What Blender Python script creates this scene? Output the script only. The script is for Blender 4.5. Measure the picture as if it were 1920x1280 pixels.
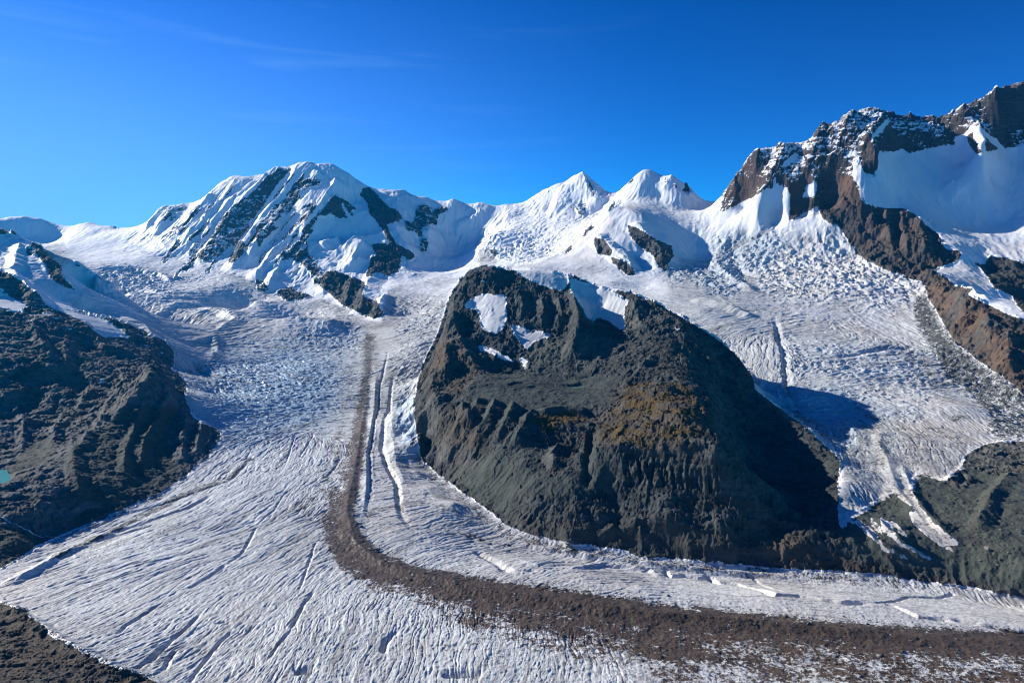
import bpy, math, random
import numpy as np
from math import radians

# ------------------------------------------------------------------ camera, sky, sun, exposure
scene = bpy.context.scene
for o in list(bpy.data.objects):
    bpy.data.objects.remove(o)
ZC = 600.0                      # the look-out stands some 500 m above the ice
PITCH = math.atan(100 / 1280.0)
cam_d = bpy.data.cameras.new('camera')
cam = bpy.data.objects.new('camera', cam_d)
scene.collection.objects.link(cam)
cam.location = (0, 0, ZC)
cam.rotation_euler = (radians(90) - PITCH, 0, 0)
cam_d.sensor_width = 36.0
cam_d.lens = 24.0
cam_d.clip_start = 1.0
cam_d.clip_end = 60000.0
scene.camera = cam

SUN_AZ = radians(-61)           # to the left of the view direction (+Y), a little behind the peaks
SUN_EL = radians(25)
sun_dir = (math.sin(SUN_AZ) * math.cos(SUN_EL), math.cos(SUN_AZ) * math.cos(SUN_EL), math.sin(SUN_EL))
sl = bpy.data.lights.new('sun', 'SUN')
sl.energy = 5.0
sl.angle = radians(0.5)
sl.color = (1.0, 0.95, 0.85)
sun = bpy.data.objects.new('sun', sl)
scene.collection.objects.link(sun)
from mathutils import Vector
sun.rotation_euler = Vector(sun_dir).to_track_quat('Z', 'Y').to_euler()

world = bpy.data.worlds.new("World")
scene.world = world
world.use_nodes = True
wn, wl = world.node_tree.nodes, world.node_tree.links
wn.clear()
sky = wn.new('ShaderNodeTexSky')
sky.sky_type = 'NISHITA'
sky.sun_disc = False
sky.sun_elevation = SUN_EL
sky.sun_rotation = SUN_AZ
sky.altitude = 3100
sky.air_density = 1.0
sky.dust_density = 0.0
sky.ozone_density = 3.0
hs = wn.new('ShaderNodeHueSaturation')
hs.inputs['Saturation'].default_value = 1.28
hs.inputs['Value'].default_value = 1.0
wl.new(sky.outputs[0], hs.inputs['Color'])
gm = wn.new('ShaderNodeGamma')
gm.inputs['Gamma'].default_value = 1.5
wl.new(hs.outputs[0], gm.inputs['Color'])
ml = wn.new('ShaderNodeMixRGB'); ml.blend_type = 'MULTIPLY'
ml.inputs['Fac'].default_value = 1.0
ml.inputs['Color2'].default_value = (0.06, 0.66, 0.72, 1)
wl.new(gm.outputs[0], ml.inputs['Color1'])
# thin cirrus high in the sky
tc = wn.new('ShaderNodeTexCoord')
mp = wn.new('ShaderNodeMapping')
mp.inputs['Rotation'].default_value = (0, radians(-7), 0)
mp.inputs['Scale'].default_value = (2.2, 2.2, 26.0)
wl.new(tc.outputs['Generated'], mp.inputs['Vector'])
n1 = wn.new('ShaderNodeTexNoise')
n1.inputs['Scale'].default_value = 1.6
n1.inputs['Detail'].default_value = 7
n1.inputs['Roughness'].default_value = 0.55
n1.inputs['Distortion'].default_value = 0.6
wl.new(mp.outputs[0], n1.inputs['Vector'])
r1 = wn.new('ShaderNodeMapRange')
r1.inputs['From Min'].default_value = 0.56
r1.inputs['From Max'].default_value = 0.80
r1.inputs['To Max'].default_value = 0.11
wl.new(n1.outputs['Fac'], r1.inputs['Value'])
sx = wn.new('ShaderNodeSeparateXYZ')
wl.new(tc.outputs['Generated'], sx.inputs[0])
r2 = wn.new('ShaderNodeMapRange')          # only on the left side of the sky
r2.inputs['From Min'].default_value = 0.22
r2.inputs['From Max'].default_value = -0.35
wl.new(sx.outputs['X'], r2.inputs['Value'])
mm = wn.new('ShaderNodeMath'); mm.operation = 'MULTIPLY'
wl.new(r1.outputs[0], mm.inputs[0]); wl.new(r2.outputs[0], mm.inputs[1])
mixc = wn.new('ShaderNodeMixRGB')
mixc.inputs['Color2'].default_value = (4.0, 7.5, 10.5, 1)
wl.new(mm.outputs[0], mixc.inputs['Fac'])
wl.new(ml.outputs[0], mixc.inputs['Color1'])
# a milky veil low on the sun's side
r3 = wn.new('ShaderNodeMapRange'); r3.interpolation_type = 'SMOOTHSTEP'
r3.inputs['From Min'].default_value = 0.48
r3.inputs['From Max'].default_value = -0.02
r3.inputs['To Max'].default_value = 1.0
wl.new(sx.outputs['Z'], r3.inputs['Value'])
r4 = wn.new('ShaderNodeMapRange'); r4.interpolation_type = 'SMOOTHSTEP'
r4.inputs['From Min'].default_value = 0.25
r4.inputs['From Max'].default_value = -0.75
r4.inputs['To Min'].default_value = 0.08
wl.new(sx.outputs['X'], r4.inputs['Value'])
m2 = wn.new('ShaderNodeMath'); m2.operation = 'MULTIPLY'
wl.new(r3.outputs[0], m2.inputs[0]); wl.new(r4.outputs[0], m2.inputs[1])
veil = wn.new('ShaderNodeMixRGB')
veil.inputs['Color2'].default_value = (2.3, 4.7, 11.5, 1)
wl.new(m2.outputs[0], veil.inputs['Fac'])
wl.new(mixc.outputs[0], veil.inputs['Color1'])
bg = wn.new('ShaderNodeBackground')
bg.inputs['Strength'].default_value = 0.062
wo = wn.new('ShaderNodeOutputWorld')
wl.new(veil.outputs[0], bg.inputs['Color'])
wl.new(bg.outputs[0], wo.inputs['Surface'])

scene.view_settings.view_transform = 'Standard'
scene.view_settings.look = 'None'
scene.view_settings.gamma = 1.0
scene.view_settings.exposure = 0.68
scene.render.engine = 'CYCLES'
scene.cycles.filter_width = 1.15
scene.cycles.max_bounces = 5
scene.cycles.diffuse_bounces = 1
scene.cycles.use_denoising = True

#QUALITY
NC, NR = 1850, 2350
RMIN, RMAX = 560.0, 11800.0
AMIN, AMAX = radians(-43), radians(43)
BMIN, BMAX = math.log(RMIN), math.log(RMAX)
cp, sp = math.cos(PITCH), math.sin(PITCH)


def ray(u, v):
    """Survey direction of a point of the photograph, as azimuth and slope."""
    a = (u - 960) / 1280.0
    c = -(v - 640) / 1280.0
    y = cp + c * sp
    z = -sp + c * cp
    return math.atan2(a, y), z / math.hypot(a, y), y, math.hypot(a, y)


def PY(u, v, Y):
    az, t, y, h = ray(u, v)
    return az, math.log(Y / y * h), t


def PG(u, v, z):
    az, t, y, h = ray(u, v)
    return az, math.log(z / t), t


def inv(az, t):
    """azimuth, slope -> pixel coordinates (arrays)"""
    X, Yd, Z = np.sin(az), np.cos(az), t
    fy = Yd * cp - Z * sp
    fz = Yd * sp + Z * cp
    return 960 + 1280 * X / fy, 640 - 1280 * fz / fy


# ------------------------------------------------------------------ noise
def _hash(x, y, s):
    h = (x.astype(np.uint32) * np.uint32(374761393)) ^ (y.astype(np.uint32) * np.uint32(668265263)) ^ np.uint32((s * 2246822519) & 0xFFFFFFFF)
    h = (h ^ (h >> np.uint32(13))) * np.uint32(1274126177)
    h = h ^ (h >> np.uint32(16))
    return h


_G = np.stack([np.cos(np.arange(64) * 2 * np.pi / 64), np.sin(np.arange(64) * 2 * np.pi / 64)]).astype(np.float32)


def noise(x, y, s=0):
    """gradient noise, about -1..1"""
    x = np.asarray(x, np.float32) + np.float32(4096.37); y = np.asarray(y, np.float32) + np.float32(4096.71)
    xf, yf = np.floor(x), np.floor(y)
    xi, yi = xf.astype(np.int32), yf.astype(np.int32)
    fx, fy = x - xf, y - yf
    ux = fx * fx * fx * (fx * (fx * 6 - 15) + 10)
    uy = fy * fy * fy * (fy * (fy * 6 - 15) + 10)

    def g(dx, dy):
        k = _hash(xi + dx, yi + dy, s) & np.uint32(63)
        return _G[0][k] * (fx - dx) + _G[1][k] * (fy - dy)
    a = g(0, 0); b = g(1, 0)
    ab = a + ux * (b - a)
    a = g(0, 1); b = g(1, 1)
    cd = a + ux * (b - a)
    return (ab + uy * (cd - ab)) * 1.45


def fbm(x, y, L, oct=4, gain=0.5, s=0):
    r = 0; a = 1.0; tot = 0
    for i in range(oct):
        r = r + a * noise(x / L, y / L, s + i * 17)
        tot += a; a *= gain; L *= 0.49
    return r / tot


def ridged(x, y, L, oct=5, gain=0.52, s=0):
    r = 0; a = 1.0; tot = 0; w = 1.0
    for i in range(oct):
        n = 1 - np.abs(noise(x / L, y / L, s + i * 13)) * 1.5
        n = np.clip(n, 0, 1) ** 2 * w
        w = np.clip(n * 1.6, 0.15, 1)
        r = r + a * n
        tot += a; a *= gain; L *= 0.48
    return r / tot


def aniso(x, y, ang, La, Lc, s=0, K=10, f=None):
    """noise stretched along the local direction ang"""
    acc = np.zeros(x.shape, np.float32); ws = np.zeros(x.shape, np.float32)
    step = math.pi / K
    for k in range(K):
        a = k * step
        d = np.abs((ang - a + math.pi / 2) % math.pi - math.pi / 2)
        w = 1 - d / step
        m = w > 0
        if not m.any():
            continue
        xs, ys, wm = x[m], y[m], w[m]
        ca, sa = math.cos(a), math.sin(a)
        n = noise((xs * ca + ys * sa) / La, (-xs * sa + ys * ca) / Lc, s + k * 7)
        if f is not None:
            n = f(n)
        acc[m] += wm * n
        ws[m] += wm * wm
    return acc / np.sqrt(np.maximum(ws, 1e-6)) if f is None else acc


def blocks(x, y, L, s=0, tilt=0.55):
    """fractured rock: irregular cells, each a plane with its own tilt"""
    x = np.asarray(x, np.float32) / L + np.float32(2048.3); y = np.asarray(y, np.float32) / L + np.float32(2048.7)
    xi = np.floor(x).astype(np.int32); yi = np.floor(y).astype(np.int32)
    best = np.full(x.shape, 9.0, np.float32); h = np.zeros(x.shape, np.float32)
    for dx in (-1, 0, 1):
        for dy in (-1, 0, 1):
            k = _hash(xi + dx, yi + dy, s)
            px = xi + dx + (k & np.uint32(255)) / np.float32(255)
            py = yi + dy + ((k >> np.uint32(8)) & np.uint32(255)) / np.float32(255)
            ex, ey = x - px, y - py
            d = ex * ex + ey * ey
            m = d < best
            ta = ((k >> np.uint32(16)) & np.uint32(255)) * np.float32(2 * np.pi / 255)
            o = ((k >> np.uint32(24)) & np.uint32(255)) / np.float32(255) - 0.5
            v = tilt * (ex * np.cos(ta) + ey * np.sin(ta)) + o * 0.45
            best = np.where(m, d, best); h = np.where(m, v, h)
    return h


def sstep(a, b, x):
    t = np.clip((x - a) / (b - a), 0, 1)
    return t * t * (3 - 2 * t)

# ------------------------------------------------------------------ survey of the valley
# l = a line (crest, foot, gully), p = single points; each point is u,v,distance in metres
SURVEY = """
l 1 -60,398,8300 0,411,8200 22,404,8200 45,403,8200 75,407,8200 95,416,8300 120,428,8400 135,424,8300 150,420,8200 165,416,8200 175,416,8200 190,424,8200 208,426,8100 212,421,8050 226,430,8050 240,428,8000 262,424,7900 282,414,7850 300,396,7850 318,385,7850 345,381,7800 370,376,7800 388,368,7800 405,352,7850 422,336,7850 436,327,7850 450,327,7850 468,333,7800 485,327,7750 505,321,7700 522,314,7700 545,310,7650 562,303,7600 580,302,7550 615,303,7500 630,309,7450 650,322,7450 675,338,7400 695,350,7400 715,354,7400 730,356,7500 748,360,7500 754,353,7500 775,364,7450 800,366,7400 850,370,7300 900,376,7250 950,382,7200 985,377,7150 1003,365,7100 1020,355,7100 1043,343,7050 1062,340,7000 1072,330,7000 1082,326,7000 1093,327,7000 1105,338,6950 1120,346,6900 1135,356,6850 1148,371,6800
l 1 1148,371,6550 1158,363,6500 1172,348,6500 1182,336,6500 1195,325,6500 1208,316,6500 1222,318,6480 1240,326,6450 1256,332,6400 1268,331,6350 1284,342,6350 1293,356,6300 1302,366,6250 1320,375,6250 1345,382,6250 1352,384,6200
l 1 1355,384,5900 1358,358,5850 1370,342,5800 1388,330,5800 1394,309,5750 1402,293,5750 1418,280,5700 1430,278,5700 1450,275,5700 1478,269,5700 1500,268,5700 1520,262,5700 1532,255,5650 1535,246,5650 1548,234,5650 1556,232,5650 1566,240,5650 1578,232,5650 1600,216,5650 1622,205,5600 1640,198,5600 1652,200,5600 1662,208,5600 1680,213,5650 1700,215,5650 1712,219,5650 1740,221,5650 1770,219,5600 1798,212,5550 1806,202,5500 1830,188,5450 1855,181,5450 1862,170,5400 1880,161,5400 1905,162,5400 1925,154,5400 1990,140,5300
p -60,480,6800 20,455,7900 40,432,8000 100,455,7900 70,440,8000 130,437,8000 180,440,7800 160,470,7200 240,455,7400 200,490,6500 260,470,7000 300,500,6400 250,520,6000 180,505,6150 330,480,6700 230,548,5500 330,545,5400
p 330,430,7200 300,440,7300 400,420,7100 450,400,7200 500,420,6900 400,460,6800 440,480,6500 500,370,7300 540,380,7150 480,500,6250 380,500,6350 350,500,6400 420,510,6150 560,340,7350
l 1 618,318,7350 630,335,7250 628,352,7100 612,375,6950 595,400,6800 578,425,6650 568,455,6450 560,480,6250 562,505,6050 575,530,5850
p 660,370,7150 650,410,6800 640,440,6600 700,375,7250 620,450,6500 660,455,6400 600,470,6300 640,480,6200 680,440,6650
l 1 690,352,7350 705,375,7150 722,400,6900 735,430,6650 750,455,6450 765,480,6250 770,495,6100
p 760,400,7000 780,430,6750 760,440,6600 790,470,6450 820,400,7200 810,440,6850 850,430,7050 880,400,7150 850,480,6650 890,450,6900 800,505,6150 870,505,6250 920,420,6950 930,400,7080
p 520,470,6450 540,430,6750 530,510,6150 500,540,5750 480,520,6000 560,550,5650 
l 1 600,500,6050 615,520,5850 640,535,5700 665,550,5450 685,570,5150 700,585,4900
l 1 745,515,5850 735,500,5950 700,510,5900 690,530,5700
l 0 520,560,5500 560,565,5400 600,572,5300 640,590,4950 680,600,4700 715,602,4550 720,575,4900 705,545,5350
p 985,400,6900 1030,390,6800 1085,375,6650 1060,360,6800 1110,390,6500 1130,400,6400 950,400,6900 920,440,6400 950,455,6200 1000,430,6400 1050,430,6250 1000,470,5950 1080,420,6300 1050,450,6000 935,475,6000 900,465,6200 960,490,5700 1030,480,5700
p 1200,370,6200 1240,370,6200 1180,385,6050 1250,395,5950 1300,390,6050 1340,392,6000 1280,360,6150 1220,345,6330 1200,350,6300
l 1 1100,432,5850 1120,412,5850 1140,398,5850 1165,390,5800 1185,395,5700 1205,408,5600 1230,428,5480 1248,445,5350 1262,470,5200 1258,490,5050
l 1 1100,432,5850 1080,455,5650 1060,475,5450 1035,490,5250
p 1130,430,5550 1160,420,5600 1200,440,5380 1150,460,5250 1190,480,5100 1160,500,4950 1120,490,5100 1090,480,5300 1230,490,5000 1200,515,4800 1240,505,4850
p 1225,400,5750 1265,430,5560 1300,460,5400 1300,480,5250 1280,500,5000 1330,420,5600 1400,405,5500 1350,440,5400 1400,440,5300 1450,425,5300 1500,425,5250 1550,425,5200 1330,500,5000 1380,480,5050 1420,470,5050
p 1100,505,4950 1000,497,5100 1150,525,4600 1250,530,4500 1250,550,4200 1200,540,4500 1350,540,4250 1320,580,3800 1400,560,4000 1380,610,3550 1430,600,3650 1450,560,4000 1450,520,4500 1500,470,4900 1550,480,4750 1550,520,4300 1600,540,4050 1650,560,3850 1600,480,4700 1500,600,3600 1600,600,3600 1700,600,3550 1650,640,3200 1750,620,3350 1500,640,3300 1450,650,3150 1450,680,2950 1550,700,2780 1600,700,2760 1700,680,2900 1500,740,2500 1600,760,2400 1560,800,2180 1700,760,2350 1750,700,2750 1800,760,2300 1620,820,2050 1700,820,2000 1780,800,2120 1830,840,1900 1680,860,1820 1750,880,1720 1620,880,1750 1650,920,1560 1700,940,1500 1640,960,1470 1800,940,1500 1750,1000,1330 1680,1010,1310 1850,900,1680 1850,960,1430 1900,1000,1320 1900,900,1620 1850,1030,1270 1920,1060,1210 1900,800,2100 1990,900,1600
l 1 1475,330,5400 1480,360,5300 1485,400,5180
l 1 1640,205,5560 1655,225,5450 1640,250,5350 1620,270,5280 1605,300,5180 1602,330,5080 1615,360,4980 1625,385,4920 1660,390,4900 1695,391,4880 1715,400,4820 1730,415,4720 1755,435,4600 1785,460,4400 1800,473,4300 1790,492,4280 1745,502,4250
p 1560,300,5350 1530,340,5250 1580,360,5120 1560,400,5000 1580,430,4900 1520,400,5120 1430,350,5400 1400,380,5450 1420,400,5300
p 1610,440,4780 1650,420,4850 1650,470,4560 1700,440,4700 1680,500,4350 1720,520,4150 1740,470,4400 1620,480,4620
p 1680,290,5350 1720,290,5380 1780,280,5350 1700,340,5150 1760,340,5150 1820,320,5200 1680,375,4980 1750,380,5000 1800,390,4950 1850,350,5050 1900,300,5150 1900,340,5000 1900,400,4800 1850,410,4850 1840,250,5280 1900,240,5300 1800,425,4750 1850,440,4600 1900,450,4500
l 1 1832,235,5230 1840,262,5120 1850,285,5050
p 1830,470,4400 1850,500,4250 1900,500,4200 1800,500,4230 1870,540,3950 1850,560,3850 1900,600,3650 1920,560,3900 1990,540,3900
l 1 1741,508,4080 1760,520,3930 1775,540,3750 1790,560,3550 1800,552,3500 1820,560,3400 1850,590,3150 1880,612,3000 1925,640,2850 1990,680,2700
l 0 1736,530,4060 1742,560,3780 1760,600,3450 1775,630,3200 1800,665,2950 1840,715,2650 1880,755,2400 1930,800,2150
p 1790,600,3350 1830,640,3000 1870,690,2700 1910,730,2450
l 1 -80,420,4250 0,424,4300 20,432,4300 45,455,4200 62,462,4150 80,480,4050 100,493,3950 112,505,3900 118,520,3850 130,530,3780 150,549,3700
l 1 125,488,4450 140,487,4450 150,493,4400 165,505,4350 176,512,4300
p 20,470,4050 0,500,3800 40,500,3800 60,530,3600 30,525,3600 90,545,3550 100,560,3450 140,570,3650 120,555,3600 -80,480,3900 180,560,4800 220,580,4600 160,580,4200 200,545,5200 150,520,5900
l 1 -80,490,3500 0,507,3450 20,514,3400 35,527,3350 55,550,3250 72,562,3200 80,578,3120 95,583,3080 110,592,3020 130,612,2950 150,622,2920
p 30,560,3150 0,560,3120 60,600,2900 0,620,2700 80,620,2800 40,650,2600 100,650,2680 -80,600,2700
l 1 110,582,3600 150,597,3600 200,602,3550 230,590,3600 262,600,3550 300,630,3400 320,655,3250 327,675,3150 325,692,3050
p 200,640,3000 250,650,2950 290,690,2750 250,690,2720 160,650,2850 180,680,2650 190,712,2480 150,720,2420 120,690,2560 100,720,2400 230,740,2350
l 1 85,655,2600 95,668,2520 93,690,2430 80,720,2330 55,750,2230 20,790,2080 
p 60,720,2300 40,700,2350 110,740,2280 60,790,2050 0,800,1960 0,740,2200 -80,760,2100
p 100,800,2060 150,780,2120 130,830,1900 60,850,1800 20,870,1720 0,888,1640 15,893,1640 60,880,1690
l 1 285,703,2420 280,720,2330 265,745,2170 240,765,2080 205,795,1930 170,825,1790 150,842,1730 110,852,1690 70,880,1590 40,895,1540 0,912,1480 -80,935,1400
l 0 385,865,1860 345,896,1735 300,920,1630 250,944,1540 190,965,1465 150,985,1410 105,1008,1350 75,1022,1300 0,1067,1180 -80,1110,1080
p 300,700,2700 320,730,2480 360,780,2230 380,820,2040 350,840,1960 300,850,1880 300,800,2030 250,870,1720 200,900,1590 150,920,1500 100,940,1440 50,960,1380 0,980,1320 40,1010,1280 -80,1000,1260 370,800,2120
p 250,930,1565 220,942,1520 190,945,1500 150,965,1450
G -500 300,1280 600,1280 900,1280 1200,1290 1600,1300 1900,1310 300,1500 700,1500 1100,1500 1500,1500 2000,1500 400,1200 700,1200
G -496 350,1100 150,1130 50,1110 250,1040 500,1080 550,1200 150,1050
G -486 300,990 400,980 550,990 400,930
G -478 450,900 550,900 420,850 600,850
G -462 500,820 600,800 470,790 430,800
G -438 500,740 600,740 430,740 400,740 650,740
G -405 370,700 500,690 600,690 420,700 660,690
G -355 350,660 450,650 550,650 650,650 400,670
G -292 340,620 450,610 550,615 650,625
p 280,590,4600 380,580,4900 480,585,4800 560,595,4600 620,600,4500
p 230,585,4700 165,583,4300
p 300,555,5200 400,550,5450 480,560,5300 370,530,6000 430,530,5800 260,545,5500
G -497 650,1040 750,1150 850,1100 900,1220
G -489 680,980 740,1000 620,960
G -482 670,900 740,900 780,880 810,910 850,940
G -470 690,830 740,830 780,820
G -452 700,770 750,770 785,770
G -425 710,720 760,720 690,720
G -370 720,670 770,680 
G -292 740,630 790,640
G -205 760,595 810,600
p 770,560,5150 830,560,4950 800,528,5600 870,522,5650 720,535,5500
G -500 1000,1050 1100,1080 1200,1100 950,1120
G -505 1300,1120 1450,1110 1450,1150 1200,1200 1500,1230
G -511 1600,1120 1700,1150 1800,1200
G -516 1850,1160 1920,1200 1990,1180
l 0 790,850,2030 820,880,1850 860,920,1650 900,950,1540 950,985,1450 1000,1010,1395 1080,1030,1350 1200,1047,1320 1300,1057,1300 1400,1064,1290 1500,1070,1280 1600,1078,1262 1700,1085,1250 1800,1100,1220 1930,1125,1180
l 1 830,645,3000 845,600,3050 850,580,3080 862,550,3100 872,530,3120 885,512,3120 905,502,3100 930,502,3050 960,507,3050 1000,505,3080 1040,509,3050 1075,518,3020 1100,527,3000 1130,536,2950 1165,541,2900 1190,548,2850 1215,558,2820 1240,577,2780 1265,593,2720 1300,610,2680 1340,634,2620 1365,652,2560 1380,668,2500 1400,690,2420 1408,715,2350 1413,735,2270 1440,755,2180 1475,780,2080 1510,803,1980 1540,830,1860 1560,850,1780 1578,872,1680 1580,900,1580 1576,930,1490 1585,965,1410 1590,1000,1335
l 1 850,580,3050 838,605,2880 830,640,2650 815,670,2500 800,700,2380 790,735,2230 786,770,2110 790,810,1970
l 1 850,590,2900 862,620,2750 865,640,2650 890,660,2520 905,680,2420 915,700,2330
p 880,540,3000 905,525,3000 870,590,2850 900,560,2920 930,560,2880 920,610,2680 900,640,2600 960,640,2560 940,670,2460 930,700,2350 970,690,2400
p 960,540,2960 1000,540,2930 1040,550,2880 1000,590,2750 1050,600,2700 980,610,2680 1040,640,2520 1060,625,2600 1080,560,2850 1075,640,2500
l 1 1068,545,2950 1078,580,2740 1085,610,2610 1082,650,2470 1075,680,2380
p 1110,600,2780 1110,560,2930 1130,570,2880 1150,590,2780 1155,615,2680 1100,640,2560 1120,660,2440 1100,690,2320 1160,660,2420 1190,600,2680 1200,570,2770 1200,640,2480
l 1 1215,560,2780 1230,590,2650 1240,605,2560 1238,625,2470 1232,640,2410 1205,650,2360
l 1 1232,640,2410 1260,650,2330 1285,665,2310 1310,700,2160 1322,725,2060 1332,760,1890 1338,800,1670 1345,833,1510
p 1180,690,2230 1150,705,2190 1120,730,2120 1095,727,2180 1075,725,2190 1040,722,2190 1000,710,2240 960,718,2160 920,722,2120 880,720,2130 1150,740,2040 1200,720,2090 1260,720,2020 1280,780,1700 1200,780,1760 1120,780,1860 1050,770,1900 1000,760,1950 950,760,1950 1110,760,1930
p 850,700,2320 860,750,2080 830,720,2250 820,780,2020 860,800,1900 810,830,1930 830,850,1840 870,850,1780 900,800,1850 950,800,1790 930,850,1690 980,860,1620 890,880,1700 920,910,1610 1020,800,1760 1020,860,1640
l 1 1108,845,1570 1150,842,1555 1200,842,1535 1260,843,1515 1300,843,1500 1330,838,1490 1345,833,1480
l 0 1110,900,1500 1150,900,1495 1200,905,1475 1250,920,1440 1300,933,1420 1345,938,1405
l 1 1030,870,1630 1045,855,1650 1060,850,1670 1085,850,1680
p 1100,810,1760 1050,830,1710 1000,900,1530 1050,930,1460 950,930,1540 1100,950,1430 1150,950,1440 1250,970,1375 1350,985,1350 1000,970,1440 1060,1000,1370 1150,1010,1360 1250,1020,1345 1400,1030,1320 1500,1030,1305 1450,990,1370 1380,960,1390 1520,990,1360 1550,1050,1290 1100,970,1400
p 1380,760,2150 1395,830,1960 1410,900,1720 1350,680,2450 1450,830,1960 1480,900,1710 1500,960,1500 1380,900,1690 1365,800,1960 1360,740,2200 1320,640,2450 1300,650,2400 1520,880,1770 1450,780,2140
z 830,2820,-425 815,2680,-435 800,2550,-442 790,2400,-450 838,3100,-380 850,3300,-350 872,3400,-340 885,3450,-330 905,3500,-310 930,3500,-290 1000,3600,-240 1075,3550,-240 1130,3450,-250 1190,3350,-260 1240,3200,-280
z 1265,3050,-300 1300,2950,-320 1365,2850,-350 1408,2620,-395 1440,2430,-415 1475,2330,-430 1510,2220,-440 1540,2100,-447 1560,2000,-452 1578,1880,-458 1582,1740,-464 1580,1600,-470
p 0,1280,790 150,1285,800 -80,1200,900 0,1180,930 100,1260,835 0,1500,560 200,1500,600 -100,1350,700
p 60,1180,945 150,1240,860
"""


def build_controls():
    A, B, T = [], [], []

    def add(p):
        A.append(p[0]); B.append(p[1]); T.append(p[2])
    for ln in SURVEY.strip().split('\n'):
        w = ln.split()
        if w[0] == 'G':
            for q in w[2:]:
                u, v = map(float, q.split(','))
                add(PG(u, v, float(w[1])))
            continue
        if w[0] == 'z':            # azimuth from the figure, distance and height given
            for q in w[1:]:
                u, Y, z = map(float, q.split(','))
                az = math.atan2((u - 960) / 1280.0, 1.0)
                r = Y / math.cos(az)
                add((az, math.log(r), z / r))
            continue
        kind = w[0]
        pts = [tuple(map(float, q.split(','))) for q in w[(2 if kind == 'l' else 1):]]
        P = [PY(*q) for q in pts]
        if kind == 'p':
            for q in P: add(q)
        else:
            add(P[0])
            for a, b in zip(P, P[1:]):
                d = math.hypot(b[0] - a[0], b[1] - a[1])
                n = max(1, int(d / 0.022))
                for i in range(1, n + 1):
                    f = i / n
                    add(tuple(a[j] + (b[j] - a[j]) * f for j in range(3)))
    # the ground falls away behind the skyline
    for ln in SURVEY.strip().split('\n')[:3]:
        for q in ln.split()[2:]:
            u, v, Y = map(float, q.split(','))
            az, b, t = PY(u, v, Y)
            r = math.exp(b); z = t * r
            for dr, dz in ((500, -350), (1500, -900)):
                add((az, math.log(r + dr), (z + dz) / (r + dr)))
    # beyond the edges of the view
    A, B, T = map(list, (A, B, T))
    for i in range(len(A)):
        u, v = inv(np.array(A[i]), np.array(T[i]))
        if u < 60 and A[i] > radians(-38.5):
            A.append(A[i] - radians(10)); B.append(B[i] - 0.02); T.append(T[i])
        if u > 1860 and A[i] < radians(38.5):
            A.append(A[i] + radians(10)); B.append(B[i] - 0.02); T.append(T[i])
    P = np.array([A, B, T]).T
    # drop near duplicates
    key = np.round(P[:, :2] / 0.0035).astype(int)
    _, idx = np.unique(key, axis=0, return_index=True)
    return P[idx]


def base_surface():
    P = build_controls()
    n = len(P)
    D = np.hypot(P[:, None, 0] - P[None, :, 0], P[:, None, 1] - P[None, :, 1])
    M = np.zeros((n + 3, n + 3))
    M[:n, :n] = D + np.eye(n) * -1e-5
    M[:n, n] = 1; M[:n, n + 1] = P[:, 0]; M[:n, n + 2] = P[:, 1]
    M[n:, :n] = M[:n, n:].T
    w = np.linalg.solve(M, np.concatenate([P[:, 2], [0, 0, 0]]))
    ca = np.linspace(AMIN, AMAX, CC); cb = np.linspace(BMIN, BMAX, CR)
    Z = np.zeros((CR, CC), np.float32)
    P32 = P.astype(np.float32); w32 = w.astype(np.float64)
    for i in range(CR):
        d = np.hypot(ca[:, None] - P[None, :, 0], cb[i] - P[None, :, 1])
        Z[i] = d @ w32[:n] + w32[n] + w32[n + 1] * ca + w32[n + 2] * cb[i]
    print('controls', n)
    return Z


def blur(Z, s):
    """separable gaussian"""
    k = int(3 * s + 1)
    g = np.exp(-0.5 * (np.arange(-k, k + 1) / s) ** 2); g /= g.sum()
    for ax in (0, 1):
        pad = [(0, 0), (0, 0)]; pad[ax] = (k, k)
        Zp = np.pad(Z, pad, mode='edge')
        out = np.zeros_like(Z)
        for i, gi in enumerate(g):
            out += gi * (Zp[i:i + Z.shape[0]] if ax == 0 else Zp[:, i:i + Z.shape[1]])
        Z = out
    return Z


CR, CC = 760, 680
CZ = base_surface()
CZ = blur(CZ, 0.9)


def up_matrix(nf, nc):
    """cubic interpolation weights fine <- coarse"""
    x = np.linspace(0, nc - 1, nf)
    i = np.clip(np.floor(x).astype(int), 0, nc - 2); f = x - i
    W = np.zeros((nf, nc), np.float32)
    w = [-0.5 * f + f ** 2 - 0.5 * f ** 3, 1 - 2.5 * f ** 2 + 1.5 * f ** 3, 0.5 * f + 2 * f ** 2 - 1.5 * f ** 3, -0.5 * f ** 2 + 0.5 * f ** 3]
    for k in range(4):
        j = np.clip(i + k - 1, 0, nc - 1)
        np.add.at(W, (np.arange(nf), j), w[k])
    return W


az1 = np.linspace(AMIN, AMAX, NC).astype(np.float32)
b1 = np.linspace(BMIN, BMAX, NR).astype(np.float32)
T0 = up_matrix(NR, CR) @ CZ.astype(np.float32) @ up_matrix(NC, CC).T
R = np.exp(b1)[:, None] * np.ones((1, NC), np.float32)
AZ = np.ones((NR, 1), np.float32) * az1[None, :]
X = R * np.sin(AZ); Yw = R * np.cos(AZ)


def visible(T):
    """parts of the ground that can be seen from the look-out"""
    run = np.maximum.accumulate(T, axis=0)
    return T >= run - 1e-5


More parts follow.
